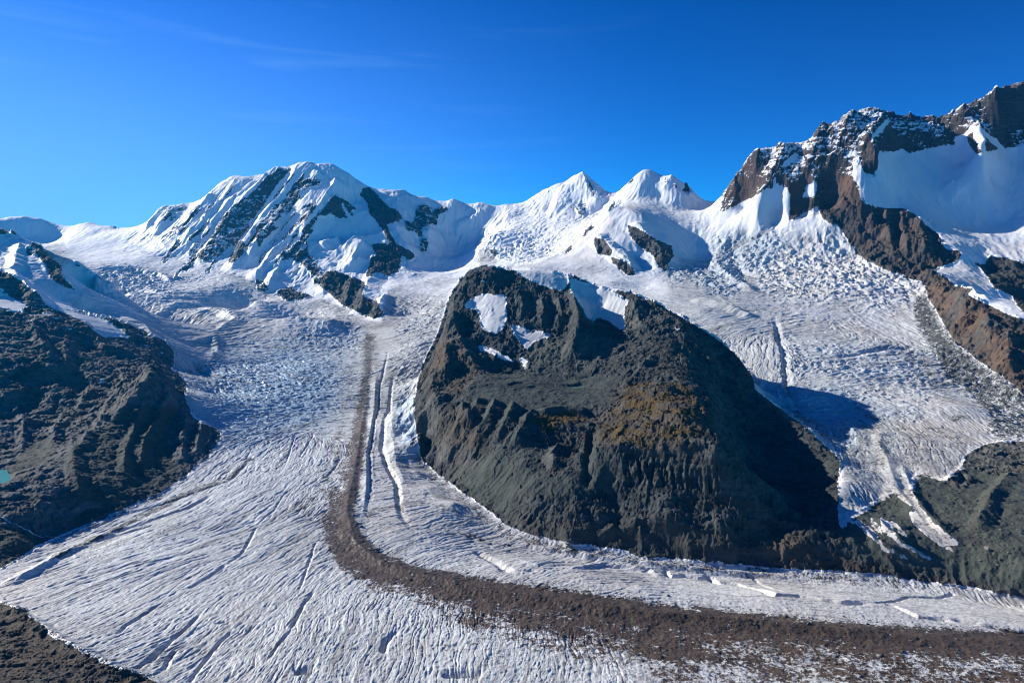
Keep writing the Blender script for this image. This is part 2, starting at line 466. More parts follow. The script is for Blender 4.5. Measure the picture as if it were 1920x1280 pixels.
def locate(u, v, T=None, rmin=0, rmax=1e9):
    """where the line of sight through u,v meets the ground: azimuth, log range"""
    T = T0 if T is None else T
    az, t, _, _ = ray(u, v)
    c = (az - AMIN) / (AMAX - AMIN) * (NC - 1)
    c = min(max(int(round(c)), 0), NC - 1)
    col = T[:, c]
    ok = np.where((col >= t) & (np.exp(b1) >= rmin))[0]
    i = ok[0] if len(ok) else int(np.argmax(col))
    i = min(i, int(np.searchsorted(b1, math.log(min(rmax, RMAX)))))
    return az, float(b1[min(i, NR - 1)])

# ------------------------------------------------------------------ ribs, gullies, moraine crests, crevasses
F0 = {'A': (0, 260), 'B': (480, 260), 'C': (960, 260), 'D': (1440, 140), 'E': (1440, 440), 'F': (960, 480), 'G': (480, 480), 'H': (0, 480),
      'I': (0, 760), 'J': (0, 960), 'K': (480, 760), 'L': (480, 960), 'M': (960, 760), 'N': (960, 960), 'O': (1440, 700), 'P': (1440, 960), 'Q': (750, 480)}


def pts_of(txt):
    """'B 10,20 30,40' -> survey points; a letter names the sheet the figures were read from, at four times its scale"""
    w = txt.split()
    if w[0] in F0:
        ox, oy = F0[w[0]]
        return [(ox + float(a) / 4, oy + float(b) / 4) for a, b in (q.split(',') for q in w[1:])]
    return [tuple(map(float, q.split(','))) for q in w]


def tent(H, T, pts, amp, wl_, wr_, power=1.0, taper=True, rmin=0):
    """raise (or sink) a crest along a line; wl_, wr_ are its widths in metres to the two sides"""
    P = [locate(u, v, T, rmin) for u, v in pts]
    W = max(wl_, wr_)
    n = len(P)
    S = [0.0]
    XY = [(math.exp(b) * math.sin(a), math.exp(b) * math.cos(a)) for a, b in P]
    for p, q in zip(XY, XY[1:]):
        S.append(S[-1] + math.hypot(q[0] - p[0], q[1] - p[1]))
    tot = S[-1] or 1
    acc = {}
    rr = [math.exp(b) for a, b in P]
    lo = max(0, int(np.searchsorted(b1, math.log(max(RMIN, min(rr) - W * 1.1)))) - 1)
    hi = min(NR, int(np.searchsorted(b1, math.log(min(RMAX, max(rr) + W * 1.1)))) + 1)
    aa = [a for a, b in P]
    ma = W * 1.1 / min(rr)
    c0 = max(0, int((min(aa) - ma - AMIN) / (AMAX - AMIN) * (NC - 1)))
    c1 = min(NC, int((max(aa) + ma - AMIN) / (AMAX - AMIN) * (NC - 1)) + 2)
    if hi <= lo or c1 <= c0:
        return
    xs = X[lo:hi, c0:c1]; ys = Yw[lo:hi, c0:c1]
    wob = noise(xs / (W * 1.3 + 4), ys / (W * 1.3 + 4), 91) * W * 0.22
    best = np.zeros(xs.shape, np.float32)
    for k in range(n - 1):
        (x0, y0), (x1, y1) = XY[k], XY[k + 1]
        dx, dy = x1 - x0, y1 - y0
        L2 = dx * dx + dy * dy + 1e-6
        f = np.clip(((xs - x0) * dx + (ys - y0) * dy) / L2, 0, 1)
        ex, ey = xs - x0 - f * dx, ys - y0 - f * dy
        d = np.hypot(ex, ey)
        side = (dx * ey - dy * ex) > 0
        w = np.where(side, wl_, wr_)
        h = np.clip(1 - (d + wob * (d > 0)) / w, 0, 1) ** power
        if taper:
            s = (S[k] + f * math.sqrt(L2)) / tot
            h = h * sstep(0, 0.18, s + 0.02) * sstep(0, 0.18, 1.02 - s)
        best = np.maximum(best, h)
    H[lo:hi, c0:c1] += amp * best


RIBS = [
    # far snow mountain: amp, left width, right width (seen walking along the line), line
    (95, 260, 120, '525,316 500,340 470,372 440,405 415,440 390,470 368,492'),
    (90, 240, 120, '562,304 552,335 530,370 505,400 480,430 460,465 438,505'),
    (60, 180, 90, '452,330 425,365 395,400 360,435 335,455'),
    (55, 160, 80, '480,335 455,365 430,385 400,420 375,450'),
    (50, 160, 80, '400,362 375,390 345,420 320,440'),
    (50, 150, 80, '345,382 322,400 300,425 285,440'),
    (55, 150, 80, '310,390 290,410 272,430'),
    (70, 170, 90, '600,405 575,425 545,450 515,475 495,505 478,530'),
    (60, 160, 90, '585,445 555,470 530,490 515,520 500,545'),
    (45, 120, 70, '545,385 520,415 500,450 480,475'),
    (45, 120, 70, '520,420 500,440 475,475 462,500'),
    (45, 130, 80, '600,320 585,340 565,360 550,375'),
    (60, 120, 120, '690,460 672,470 660,490 655,510'),
    (60, 160, 90, '745,445 700,448 665,455 640,470'),
    (50, 130, 110, '600,465 622,455 640,452'),
    (60, 130, 90, '700,510 690,535 682,560 676,590'),
    (45, 90, 70, '660,525 655,550 648,572'),
    (45, 90, 70, '722,555 712,575 705,592'),
    (45, 100, 70, '620,510 612,530 605,552'),
    (60, 140, 90, '800,385 800,410 805,440 800,470'),
    (50, 120, 80, '828,390 820,415 818,430'),
    (40, 100, 70, '905,400 880,415 850,430'),
    (60, 130, 90, '722,400 738,430 752,455 770,480'),
    (80, 200, 60, '632,332 626,355 610,378 595,402 580,425 570,450'),
    # snow peaks in the middle
    (70, 200, 120, '1088,328 1098,350 1115,375 1122,395'),
    (45, 150, 80, '1060,345 1045,375 1040,400'),
    (45, 120, 80, '1150,372 1140,390 1142,410'),
    (40, 140, 100, '1262,333 1250,350 1240,365'),
    (40, 120, 100, '1290,345 1298,362 1300,372'),
    (55, 130, 90, '1180,420 1205,440 1225,460 1240,485 1245,500'),
    (40, 90, 70, '1115,440 1130,460 1150,480 1180,500'),
    (35, 90, 60, '1165,470 1175,490 1185,508'),
    (-35, 80, 80, '1185,470 1200,490 1215,508'),
    # the high rock wall on the right
    (75, 150, 110, '1545,238 1535,275 1520,310 1500,345 1488,390'),
    (70, 150, 110, '1600,220 1580,260 1562,300 1550,340 1545,380'),
    (60, 120, 90, '1425,282 1418,310 1412,340 1400,370'),
    (60, 130, 90, '1480,272 1465,300 1450,325 1430,350'),
    (80, 130, 100, '1390,332 1380,350 1372,370'),
    (60, 140, 90, '1660,222 1645,245 1630,262'),
    (90, 130, 110, '1620,262 1635,280 1640,300 1638,325'),
    (60, 160, 100, '1690,225 1700,250 1695,275'),
    (60, 160, 100, '1750,225 1745,250 1735,275'),
    (80, 150, 110, '1810,205 1800,230 1795,250'),
    (70, 130, 100, '1860,178 1865,205 1875,235 1885,255'),
    (60, 120, 100, '1835,232 1838,260 1850,285 1860,310'),
    (45, 100, 80, '1780,345 1790,360 1800,375'),
    (60, 90, 70, '1640,395 1635,420 1645,445'),
    (60, 90, 70, '1660,392 1660,425 1672,460'),
    (60, 90, 70, '1690,395 1690,430 1702,480'),
    (50, 80, 70, '1720,405 1725,440 1735,490'),
    (-40, 50, 50, '1675,395 1680,430 1690,470'),
    (-35, 50, 50, '1648,392 1650,415 1655,440'),
    (35, 60, 50, '1800,560 1810,590 1800,625'),
    (35, 60, 50, '1850,595 1850,630 1862,665'),
    (35, 60, 50, '1890,625 1888,665 1895,700'),
    (40, 80, 60, '1800,552 1830,565 1860,570'),
    # near mountain
    (40, 70, 40, '1068,548 1078,580 1085,615 1080,650 1070,685'),
    (26, 40, 26, '1010,560 1020,590 1015,615'),
    (26, 40, 26, '970,545 980,575 975,600'),
    (30, 44, 26, '1045,560 1052,590 1050,615'),
    (48, 70, 45, '872,532 856,560 850,590 852,625 866,655 888,688 912,716'),
    (20, 40, 30, '830,640 838,690 830,730'),
    (20, 45, 30, '810,700 812,740 822,780'),
    (22, 50, 35, '1182,565 1195,600 1215,625'),
    (12, 30, 20, '1230,662 1205,690 1180,718 1160,732'),
    (24, 34, 22, '1050,838 1045,848 1035,865 1038,885'),
    (22, 36, 22, '930,755 915,790 895,820 885,850'),
    (22, 36, 22, '965,760 950,795 930,830'),
    (20, 36, 22, '1000,770 985,800 960,840'),
    (24, 36, 22, '870,760 860,800 850,830'),
    (24, 36, 22, '900,750 880,790 870,830'),
    (-20, 22, 16, '1112,800 1108,830 1100,870 1102,920'),
    (-10, 20, 20, '1150,880 1130,910 1170,950'),
    (14, 40, 13, '1120,790 1200,785 1290,795'),
    (16, 44, 14, '1010,775 1060,772 1105,778'),
    (12, 30, 12, '1110,815 1200,810 1300,820'),
    (7, 24, 9, '1108,846 1150,843 1200,843 1260,844 1300,844 1345,834'),
    (13, 40, 14, '1160,735 1230,735 1310,745'),
    (13, 36, 12, '1160,760 1240,765 1310,775'),
    (8, 20, 14, '1115,1010 1150,995 1190,1000 1225,1025'),
    (8, 24, 14, '1170,985 1200,978 1260,985 1340,1000'),
    (9, 30, 14, '1260,1030 1340,1035 1440,1035 1500,1030'),
    (8, 24, 14, '1380,950 1420,945 1480,985 1580,1005'),
    # left block
    (40, 80, 50, '285,703 278,725 262,750 235,775 205,797'),
    (18, 50, 30, '95,668 92,690 75,735 50,755'),
    (-25, 50, 50, '90,690 70,730 50,770'),
    (20, 50, 40, '160,610 175,640 200,655 250,665 290,690'),
    (18, 40, 30, '175,700 168,730 150,760 120,800'),
    (16, 40, 30, '240,700 230,740 215,780'),
    (16, 40, 30, '120,640 125,680 110,720'),
    (-16, 36, 36, '160,715 150,740 125,780'),
    (-12, 30, 30, '225,745 200,760 180,780'),
    (22, 50, 40, '270,610 290,640 315,670'),
    (18, 30, 26, '352,780 345,820 340,870'),
    (16, 26, 22, '385,790 372,830 365,865'),
    (22, 40, 26, '60,600 70,640 95,668'),
    (16, 30, 22, '210,745 190,790 160,825 150,850'),
    (18, 30, 24, '320,740 300,790 270,830 262,880'),
    (14, 26, 20, '140,740 115,790 95,840'),
    (14, 26, 20, '30,760 45,800 40,850'),
    (14, 26, 20, '270,760 255,800 235,850 232,900'),
    (12, 30, 20, '140,840 138,890 150,930'),
    (40, 90, 60, '62,462 82,485 105,510 125,535'),
    (30, 70, 50, '140,488 152,502 170,512'),
    (35, 80, 50, '10,510 35,530 60,555 85,580'),
    (25, 60, 50, '40,456 30,480 25,510'),
    # ice and moraine crests
    (6, 30, 26, '691,720 674,830 661,900 650,960 663,1015 705,1052 800,1083 900,1108 1050,1128 1200,1150 1400,1168 1700,1195 1960,1205'),
    (-14, 16, 14, '955,722 973,718 992,722'),
    (8, 20, 20, '705,700 698,790 688,850 686,920 678,980'),
    (-7, 10, 9, '728,655 712,720 702,790 692,850 694,920 684,985'),
    (-8, 10, 12, '738,700 722,780 716,840 728,875 745,905 752,960 770,990 800,1010'),
    (7, 30, 20, '745,740 735,800 740,860 765,920'),
    (-4, 7, 8, '640,855 625,880 605,900'),
    (-3.5, 4, 5, '556,812 545,842 535,870'),
    (-3.5, 4, 5, '590,812 575,835 558,862'),
    (-2.5, 4, 4, '550,912 530,930 515,955 495,970 482,985'),
    (-3.5, 5, 5, '482,985 470,1008 455,1035 425,1058'),
    (-4, 5, 6, '425,1058 400,1075 372,1092 350,1105'),
    (-4, 5, 5, '440,1180 415,1200 390,1230 365,1262 350,1285'),
    (-4, 5, 5, '380,1145 350,1175 320,1200 300,1220 275,1250'),
    (-4, 8, 5, '310,1205 290,1225 265,1245 245,1255'),
    (-5, 6, 5, '330,1215 315,1235 308,1255'),
    (-3, 5, 5, '400,1168 420,1165 435,1168'),
    (-4, 6, 5, '300,1130 270,1150 240,1168 215,1190'),
    (-3, 4, 4, '560,1110 590,1020 600,1010'),
    (-3, 4, 4, '500,1240 520,1210 545,1180'),
    (-4, 5, 5, '545,1180 570,1130 590,1105'),
    (-9, 12, 8, '552,1262 572,1256 590,1262'),
    (-8, 14, 8, '828,1268 850,1262 885,1262 905,1268'),
    (-5, 7, 7, '718,1225 725,1200 745,1180'),
    (-12, 9, 12, '1246,1066 1256,1080 1285,1079 1310,1084 1330,1082 1345,1092 1360,1096'),
    (-14, 9, 14, '1345,1090 1380,1094 1425,1104 1450,1112 1500,1115 1540,1122 1580,1128 1638,1130'),
    (-9, 8, 12, '1660,1130 1690,1140 1720,1155 1780,1160'),
    (-9, 8, 14, '1780,1158 1840,1168 1900,1180 1960,1185'),
    (-5, 6, 6, '1640,1130 1700,1118 1770,1118'),
    (-5, 6, 6, '1755,1120 1790,1112'),
    (-5, 6, 5, '1410,1082 1440,1100 1470,1108'),
    (-4, 6, 5, '960,1050 1010,1060 1060,1052 1130,1062 1200,1068'),
    (-4, 6, 5, '930,1055 965,1068 1010,1070'),
    (6, 26, 12, '1060,1070 1130,1058 1220,1070 1240,1085'),
    (7, 16, 10, '960,1010 1020,1030 1100,1045 1200,1058 1350,1075 1500,1085'),
    (-6, 14, 14, '890,1030 925,1050 960,1075'),
    (-4, 10, 8, '130,1010 230,965 330,935 430,900 470,860'),
    (-7, 10, 14, '180,1010 280,975 350,952 400,925'),
    (-6, 10, 10, '110,1040 160,1020 230,1000 300,980'),
    (9, 26, 14, '0,1102 60,1075 140,1030 240,985'),
    (7, 14, 22, '0,1130 60,1165 140,1215 220,1255 300,1285'),
    # right glacier
    (-12, 24, 20, '1452,590 1470,660 1475,720 1500,780'),
    (8, 40, 30, '1560,815 1580,790 1600,810 1625,842'),
    (9, 34, 24, '1655,800 1648,840 1662,860 1680,920 1715,960 1740,990'),
    (8, 24, 14, '1690,870 1710,930 1760,990 1800,1030'),
    (8, 16, 12, '1640,970 1665,1000 1700,1030 1750,1052'),
    (8, 16, 12, '1608,985 1640,1020 1690,1048'),
    (12, 30, 20, '1900,880 1860,930 1835,980 1830,1010'),
    (16, 20, 16, '1775,905 1800,895 1825,905'),
    (-12, 30, 40, '1560,670 1640,655 1720,650'),
    (25, 70, 60, '1340,470 1345,500 1380,530 1420,550'),
    (-25, 80, 60, '1370,440 1375,480 1400,520'),
    (22, 60, 60, '1300,560 1360,575 1420,600'),
    (25, 60, 40, '170,505 240,503 300,515 325,530'),
    (-30, 50, 60, '180,530 240,545 300,550 322,548'),
    (22, 120, 50, '370,575 420,590 440,600 400,625'),
    (14, 60, 40, '350,640 400,632 410,650 395,680'),
    (18, 120, 60, '240,560 330,570 400,580 450,600'),
    (14, 90, 50, '480,600 560,598 640,612'),
]


def add_ribs(H, T):
    for amp, a, b, line in RIBS:
        tent(H, T, pts_of(line), amp, a, b, 1.15)
    rg = random.Random(5)
    # erosion gullies in the moraine bluff
    for i in range(22):
        u = 1165 + i * 8.4 + rg.uniform(-5.5, 5.5)
        top = 850 + (u > 1250) * rg.uniform(10, 24) * (u < 1330)
        bot = 905 + (u - 1165) * 0.17
        tent(H, T, [(u, top + rg.uniform(-4, 12)), (u + rg.uniform(-4, 5), (top + bot) / 2), (u + rg.uniform(-7, 9), bot - rg.uniform(0, 20))], -rg.uniform(3, 11), rg.uniform(4, 7), rg.uniform(3, 5), 1.0)


# ------------------------------------------------------------------ what covers the ground
PW, PH = 960, 640
CH = {k: i for i, k in enumerate('rock ice deb blue brown grass scree streak rough relief tan'.split())}
COVER = np.zeros((len(CH), PH, PW), np.float32)
REG = np.zeros((PH, PW), np.int16)
REGNAMES = ['glacier']


def fill(pts):
    """even-odd fill of a polygon given in survey figures"""
    p = np.array(pts) / 2.0
    m = np.zeros((PH, PW), bool)
    y0 = max(0, int(p[:, 1].min())); y1 = min(PH - 1, int(p[:, 1].max()) + 1)
    xs = np.arange(PW) + 0.5
    for y in range(y0, y1 + 1):
        yc = y + 0.5
        cr = []
        for (xa, ya), (xb, yb) in zip(p, np.roll(p, -1, 0)):
            if (ya <= yc) != (yb <= yc):
                cr.append(xa + (yc - ya) * (xb - xa) / (yb - ya))
        cr.sort()
        for a, b in zip(cr[::2], cr[1::2]):
            m[y] |= (xs >= a) & (xs < b)
    return m


def band(pts, w):
    """a strip of width w along a line"""
    p = np.array(pts) / 2.0
    yy, xx = np.mgrid[0:PH, 0:PW].astype(np.float32) + 0.5
    d = np.full((PH, PW), 1e9, np.float32)
    for a, b in zip(p, p[1:]):
        dx, dy = b - a
        f = np.clip(((xx - a[0]) * dx + (yy - a[1]) * dy) / (dx * dx + dy * dy + 1e-6), 0, 1)
        d = np.minimum(d, np.hypot(xx - a[0] - f * dx, yy - a[1] - f * dy))
    return np.clip(1.5 - d / (w / 4), 0, 1)


def paint(chs, m, soft=1.0):
    m = m.astype(np.float32)
    if soft:
        m = blur(m, soft)
    for k, v in chs.items():
        c = COVER[CH[k]]
        c += (v - c) * m


def region(name, txt, soft=1.0, **chs):
    m = fill(pts_of(txt))
    if name not in REGNAMES:
        REGNAMES.append(name)
    REG[m] = REGNAMES.index(name)
    if chs:
        paint(chs, m, soft)


SKYL = '0,411 22,404 45,403 75,407 95,416 120,428 150,420 175,416 190,424 208,426 226,430 240,428 262,424 282,414 300,396 318,385 345,381 388,368 405,352 436,327 450,327 468,333 485,327 522,314 562,303 615,303 650,322 675,338 730,356 748,360 754,353 775,364 850,370 950,382 985,377 1003,365 1043,343 1062,340 1082,326 1093,327 1105,338 1120,346 1148,371'
ROCKR = dict(rock=1, tan=0, blue=0, ice=0, deb=0, streak=0, rough=0, relief=1)
# everything below the skyline starts as glacier ice
paint(dict(ice=0.75, streak=0.8, rough=0.1), fill([(0, 380), (1920, 100), (1920, 1280), (0, 1280)]), 0)
region('snow_peak', '-10,395 -10,460 60,462 120,455 150,470 230,470 270,460 285,420 260,415 210,415 170,405 130,420 100,400 40,390', ice=0.02, streak=0.1, rough=0.1, relief=0)
region('snow_mountain', '225,470 270,440 285,380 400,330 450,300 600,280 760,340 850,360 960,372 950,390 960,400 935,430 905,425 890,470 900,500 870,520 800,525 735,540 722,560 718,605 690,600 660,590 640,575 600,560 560,570 500,550 460,520 400,505 350,492 300,480', ice=0.0, streak=0.1, rough=0.12, relief=0.6)
region('snow_peak.001', '955,385 1000,350 1050,330 1085,300 1150,365 1145,390 1110,425 1060,470 1010,495 930,500 925,470 895,465 900,430 940,420', ice=0.0, streak=0.1, rough=0.3, relief=0.1)
region('snow_peak.002', '1146,375 1175,330 1210,300 1280,320 1355,375 1370,400 1270,396 1180,380 1150,398 1135,410', ice=0.0, streak=0.0, rough=0.05, relief=0.1)
region('snow_dome', '1105,430 1140,398 1175,388 1205,405 1262,450 1300,475 1290,485 1262,482 1240,512 1180,520 1130,500 1060,505 1000,500 1040,485 1080,455', ice=0.08, streak=0.1, rough=0.05, relief=0.1)
# upper snow basins of the glaciers
paint(dict(ice=0.1, streak=0.15, rough=0.08), fill(pts_of('130,440 240,470 330,480 420,510 380,530 260,500 170,500 120,470')), 4)
paint(dict(ice=0.12, streak=0.3, rough=0.1), fill(pts_of('1180,380 1360,385 1480,400 1580,425 1500,440 1380,430 1340,480 1240,500 1260,560 1000,500 1100,510 1262,470')), 4)
paint(dict(ice=0.2, streak=0.3, rough=0.1), fill(pts_of('730,540 780,525 880,522 930,530 880,560 820,550 760,560')), 4)
paint(dict(ice=0.35, streak=0.7, rough=0.25), fill(pts_of('160,500 400,510 560,570 700,600 640,610 500,600 340,580 230,600 110,580 90,560')), 6)
paint(dict(tan=0.5), fill(pts_of('560,580 640,570 720,600 780,560 760,600 720,640 690,615 600,605')), 6)
paint(dict(rough=0.9, blue=0.35), fill(pts_of('A 740,980 1000,960 1200,1050 1310,1120 1280,1180 1150,1120 980,1150 800,1110 650,1080')), 3)
paint(dict(rough=0.7, blue=0.1), fill(pts_of('900,430 940,425 1000,440 1050,470 1000,485 930,490 895,465')), 3)
paint(dict(rough=0.7, blue=0.35), fill(pts_of('1340,440 1460,425 1470,450 1460,480 1430,510 1390,520 1380,560 1330,550 1300,520 1250,530 1260,500 1350,490')), 4)
paint(dict(rough=0.7, tan=0.25, ice=0.5), fill(pts_of('1430,470 1560,425 1620,470 1740,530 1740,580 1600,590 1480,570 1420,540')), 5)
paint(dict(tan=0.35, ice=0.45, rough=0.15), fill(pts_of('1400,580 1500,560 1700,570 1750,640 1600,640 1440,600')), 8)
paint(dict(rough=0.45, blue=0.5, ice=0.8), fill(pts_of('1420,720 1560,725 1700,740 1740,780 1620,790 1600,840 1560,830 1480,790 1430,760')), 5)
paint(dict(rough=0.35, blue=0.15, ice=0.7), fill(pts_of('1480,640 1560,640 1720,650 1760,760 1640,760 1570,700 1450,700')), 5)
paint(dict(rough=0.4, ice=0.75), fill(pts_of('750,570 840,560 830,640 800,700 790,800 760,760 740,700 745,640')), 5)
paint(dict(rough=0.55, blue=0.65, ice=0.85), fill(pts_of('745,740 790,740 790,830 810,860 760,840 740,800')), 4)
paint(dict(blue=0.95, rough=0.35, ice=0.9), fill(pts_of('370,720 400,670 480,660 560,640 620,650 650,700 630,760 600,800 540,810 500,840 430,840 400,830 390,770')), 12)
paint(dict(blue=0.45, rough=0.4), fill(pts_of('540,610 620,600 680,620 680,660 600,680')), 6)
paint(dict(blue=0.15, ice=0.7), fill(pts_of('440,850 600,830 640,860 560,960 400,1000 240,1040 150,1060 300,960')), 16)
paint(dict(tan=0.3), fill(pts_of('0,1075 120,1020 100,1060 60,1130 200,1240 100,1200 0,1125')), 8)
paint(dict(tan=0.15, ice=0.72), fill(pts_of('700,870 780,880 960,1000 1300,1060 1920,1110 1920,1190 1300,1140 900,1090 700,1020')), 8)
paint(dict(streak=0.42, rough=0.12), fill(pts_of('700,1130 900,1170 1250,1250 1400,1300 560,1300 640,1180')), 14)
paint(dict(deb=0.22, brown=0.6), fill(pts_of('760,1150 980,1200 1250,1250 1240,1290 900,1270 780,1210')), 12)
# dirt bands on the ice
for c, w, line in ((0.75, 10, '470,860 430,895 350,925 280,960 180,1010 100,1045'), (0.5, 8, '1440,600 1460,650 1470,720 1490,760'), (0.3, 8, '1490,640 1510,700 1520,730'),
                   (0.5, 7, '400,625 412,650 402,680 350,700'), (0.45, 8, '350,590 400,610 412,630'), (0.35, 8, '735,700 720,790 718,850 745,900 755,960'),
                   (0.55, 5, '1600,720 1605,760 1635,780'), (0.4, 10, '685,610 640,605 560,590')):
    paint(dict(deb=c), band(pts_of(line), w), 1)
paint(dict(deb=0.78, brown=0.9), fill(pts_of('686,618 704,630 697,700 686,800 679,880 668,930 662,970 680,1010 720,1040 790,1065 880,1080 960,1095 1100,1110 1250,1135 1400,1150 1550,1165 1700,1178 1930,1186 1930,1300 1500,1285 1450,1270 1300,1240 1200,1230 1100,1215 1000,1192 900,1165 850,1140 760,1110 700,1100 645,1075 610,1020 600,980 610,940 640,880 660,800 680,700 680,640')), 2.5)
for c_, w_, l_ in ((.52, 14, '700,640 712,700 708,760 700,830 696,920 690,980'), (.5, 8, '745,660 735,740 728,820 735,880 752,950 775,1000 820,1040'), (.42, 18, '670,640 655,720 640,800 615,860'), (.4, 10, '640,650 610,740 585,800')):
    paint(dict(deb=c_, brown=0.6), band(pts_of(l_), w_), 3)
paint(dict(deb=0.95, brown=0.9), fill(pts_of('690,760 679,880 668,930 662,970 680,1010 720,1040 790,1065 880,1080 960,1095 1100,1110 1250,1135 1400,1150 1550,1165 1700,1178 1930,1186 1930,1235 1700,1225 1400,1200 1200,1175 1050,1150 900,1120 780,1100 700,1080 650,1040 635,990 640,940 655,880')), 4)
paint(dict(deb=0.42, brown=0.8), fill(pts_of('640,800 660,860 640,920 600,980 560,1000 540,960 590,900 610,860')), 6)
paint(dict(deb=0.5, brown=0.9), fill(pts_of('660,1080 800,1110 900,1150 1000,1180 1150,1220 1300,1245 1400,1280 1100,1240 1000,1215 850,1170 760,1120 680,1120')), 3)
paint(dict(deb=0.55, brown=1.0), fill(pts_of('840,1140 900,1150 1000,1185 1180,1200 1150,1215 960,1170 860,1170')), 3)
paint(dict(deb=0.45, brown=0.9), fill(pts_of('1180,1225 1300,1240 1400,1265 1920,1270 1920,1290 1250,1290')), 3)
paint(dict(deb=0.8, brown=1), fill(pts_of('N 1000,1000 1250,1070 1420,1180 1380,1200 1200,1130 1000,1080')), 1)
for t_, v_ in (('N 240,240 300,245 500,300 520,330 350,300', .6), ('N 560,260 760,310 960,350 1000,400 900,380 700,330 600,300', .7), ('N 980,320 1060,330 1220,400 1180,400 1040,350', .9), ('K 1500,940 1640,970 1780,1030 1750,1070 1600,1000', .7),
               ('K 1200,850 1400,920 1650,1000 1850,1060 1700,1090 1500,1020 1300,960', .35), ('N 1420,355 1920,415 1920,440 1500,385', .7)):
    paint(dict(deb=v_, brown=1.0), fill(pts_of(t_)), 1)
paint(dict(deb=0.6, brown=1.0), fill(pts_of('1250,1180 1400,1195 1600,1215 1940,1230 1940,1300 1650,1300 1500,1262 1380,1235')), 5)
# debris-covered edges
paint(dict(deb=0.68, brown=0.0, rough=.45), fill(pts_of('E 1190,400 1260,560 1340,710 1500,880 1700,1030 1920,1200 1960,1290 1600,1280 1500,1150 1300,1080 1250,900 1100,650 1080,500')), 3)
paint(dict(deb=0.4, brown=0.0), fill(pts_of('E 1080,760 1250,900 1300,1080 1600,1280 1300,1280 1050,980 960,820 1000,770')), 4)
paint(dict(deb=0.6, brown=0.0, rough=.45), fill(pts_of('O 1500,0 1960,0 1960,540 1720,520 1640,420 1650,330 1580,200 1400,60')), 3)
paint(dict(deb=0.55, brown=0.0), fill(pts_of('O 1300,320 1500,300 1560,340 1400,370 1320,350')), 2)
paint(dict(deb=0.5, brown=0.0), fill(pts_of('O 1180,380 1400,400 1300,470 1180,440')), 2)
paint(dict(deb=0.5, brown=0.0), fill(pts_of('790,690 780,730 770,790 782,850 820,900 900,960 880,930 800,860 786,800')), 3)
paint(dict(deb=0.5, brown=0.1), fill(pts_of('785,790 800,850 860,900 940,950 960,985 900,950 830,900 790,860 770,820')), 3)
paint(dict(deb=0.5, brown=0.0), fill(pts_of('O 200,250 450,420 560,640 480,560 350,450 150,330')), 2)
# ------------- solid ground
region('hill', '-50,500 0,506 20,513 40,526 60,545 80,566 112,582 160,588 205,594 250,612 300,632 325,655 327,677 322,692 337,700 350,720 345,742 362,780 375,790 412,805 415,825 385,860 345,896 300,925 250,946 150,990 102,1010 75,1022 0,1068 -50,1090', scree=0.15, brown=0.05, **ROCKR)
region('snow_ridge', '-50,410 0,424 20,430 45,453 62,460 80,478 100,492 118,500 140,485 165,503 178,515 160,535 150,552 130,560 140,585 112,582 80,566 60,545 40,526 20,513 0,506 -50,500', ice=0.12, streak=0.1, rough=0.15, relief=0.2)
region('rock_mountain', '788,860 780,800 776,750 783,715 790,688 804,655 820,625 830,595 840,560 858,530 880,504 905,496 930,499 1000,503 1045,507 1100,524 1165,539 1240,572 1300,606 1345,634 1385,668 1412,705 1418,730 1450,755 1515,802 1565,850 1592,880 1595,920 1590,960 1600,1000 1650,1045 1750,1060 1920,1095 1920,1120 1865,1110 1815,1100 1740,1090 1700,1085 1665,1077 1600,1072 1440,1064 1310,1050 1210,1045 1160,1032 1060,1015 1010,1005 960,990 920,960 870,925 835,900', scree=0.2, brown=0.1, **ROCKR)
region('scree_slope', 'O 560,1190 640,1060 850,910 960,880 1100,930 1060,830 1080,760 1180,720 1330,780 1450,690 1500,600 1620,540 1720,515 1980,500 1980,1620 1800,1600 1500,1570 1300,1500 900,1440 700,1400 600,1300', soft=5, scree=1.0, brown=0.05, **dict(ROCKR, tan=0.6))
ROCK_WALL = 'D -340,975 -330,880 -280,800 -200,760 -160,660 -100,560 0,530 120,520 250,500 340,470 350,420 420,350 470,340 500,380 550,350 700,260 800,210 900,250 930,270 1010,270 1080,290 1200,310 1340,290 1430,260 1450,220 1570,150 1670,160 1700,100 1780,60 1960,30 1960,1040 1960,1300 1960,2000'
region('rock_wall', ROCK_WALL + ' 1980,2000 1700,1850 1500,1700 1350,1560 1250,1440 1200,1330 1180,1550 1120,1530 1000,1500 900,1470 760,1410 660,1340 620,1260 540,1170 500,1120 430,1120 300,1120 0,1120 -200,1080', ice=0.12, streak=0.15, rough=0.1, relief=0.25)
region('moraine', '-50,1100 0,1126 20,1135 50,1140 58,1155 80,1170 95,1190 120,1203 160,1222 210,1250 270,1264 310,1284 300,1400 -50,1400', scree=0.35, brown=0.75, **ROCKR)


def rock(v, *polys, **kw):
    d = dict(rock=v, relief=max(0.5, v), blue=0, deb=0)
    d.update(kw)
    for p in polys:
        paint(d, fill(pts_of(p)), kw.pop('soft', 0.6) if 'soft' in kw else 0.6)


def snow(v, *polys, **kw):
    for p in polys:
        paint(dict(rock=1 - v, relief=0.25, ice=kw.get('ice', 0.15), deb=0, streak=0.1, rough=0.05, blue=kw.get('blue', 0)), fill(pts_of(p)), 1.4)


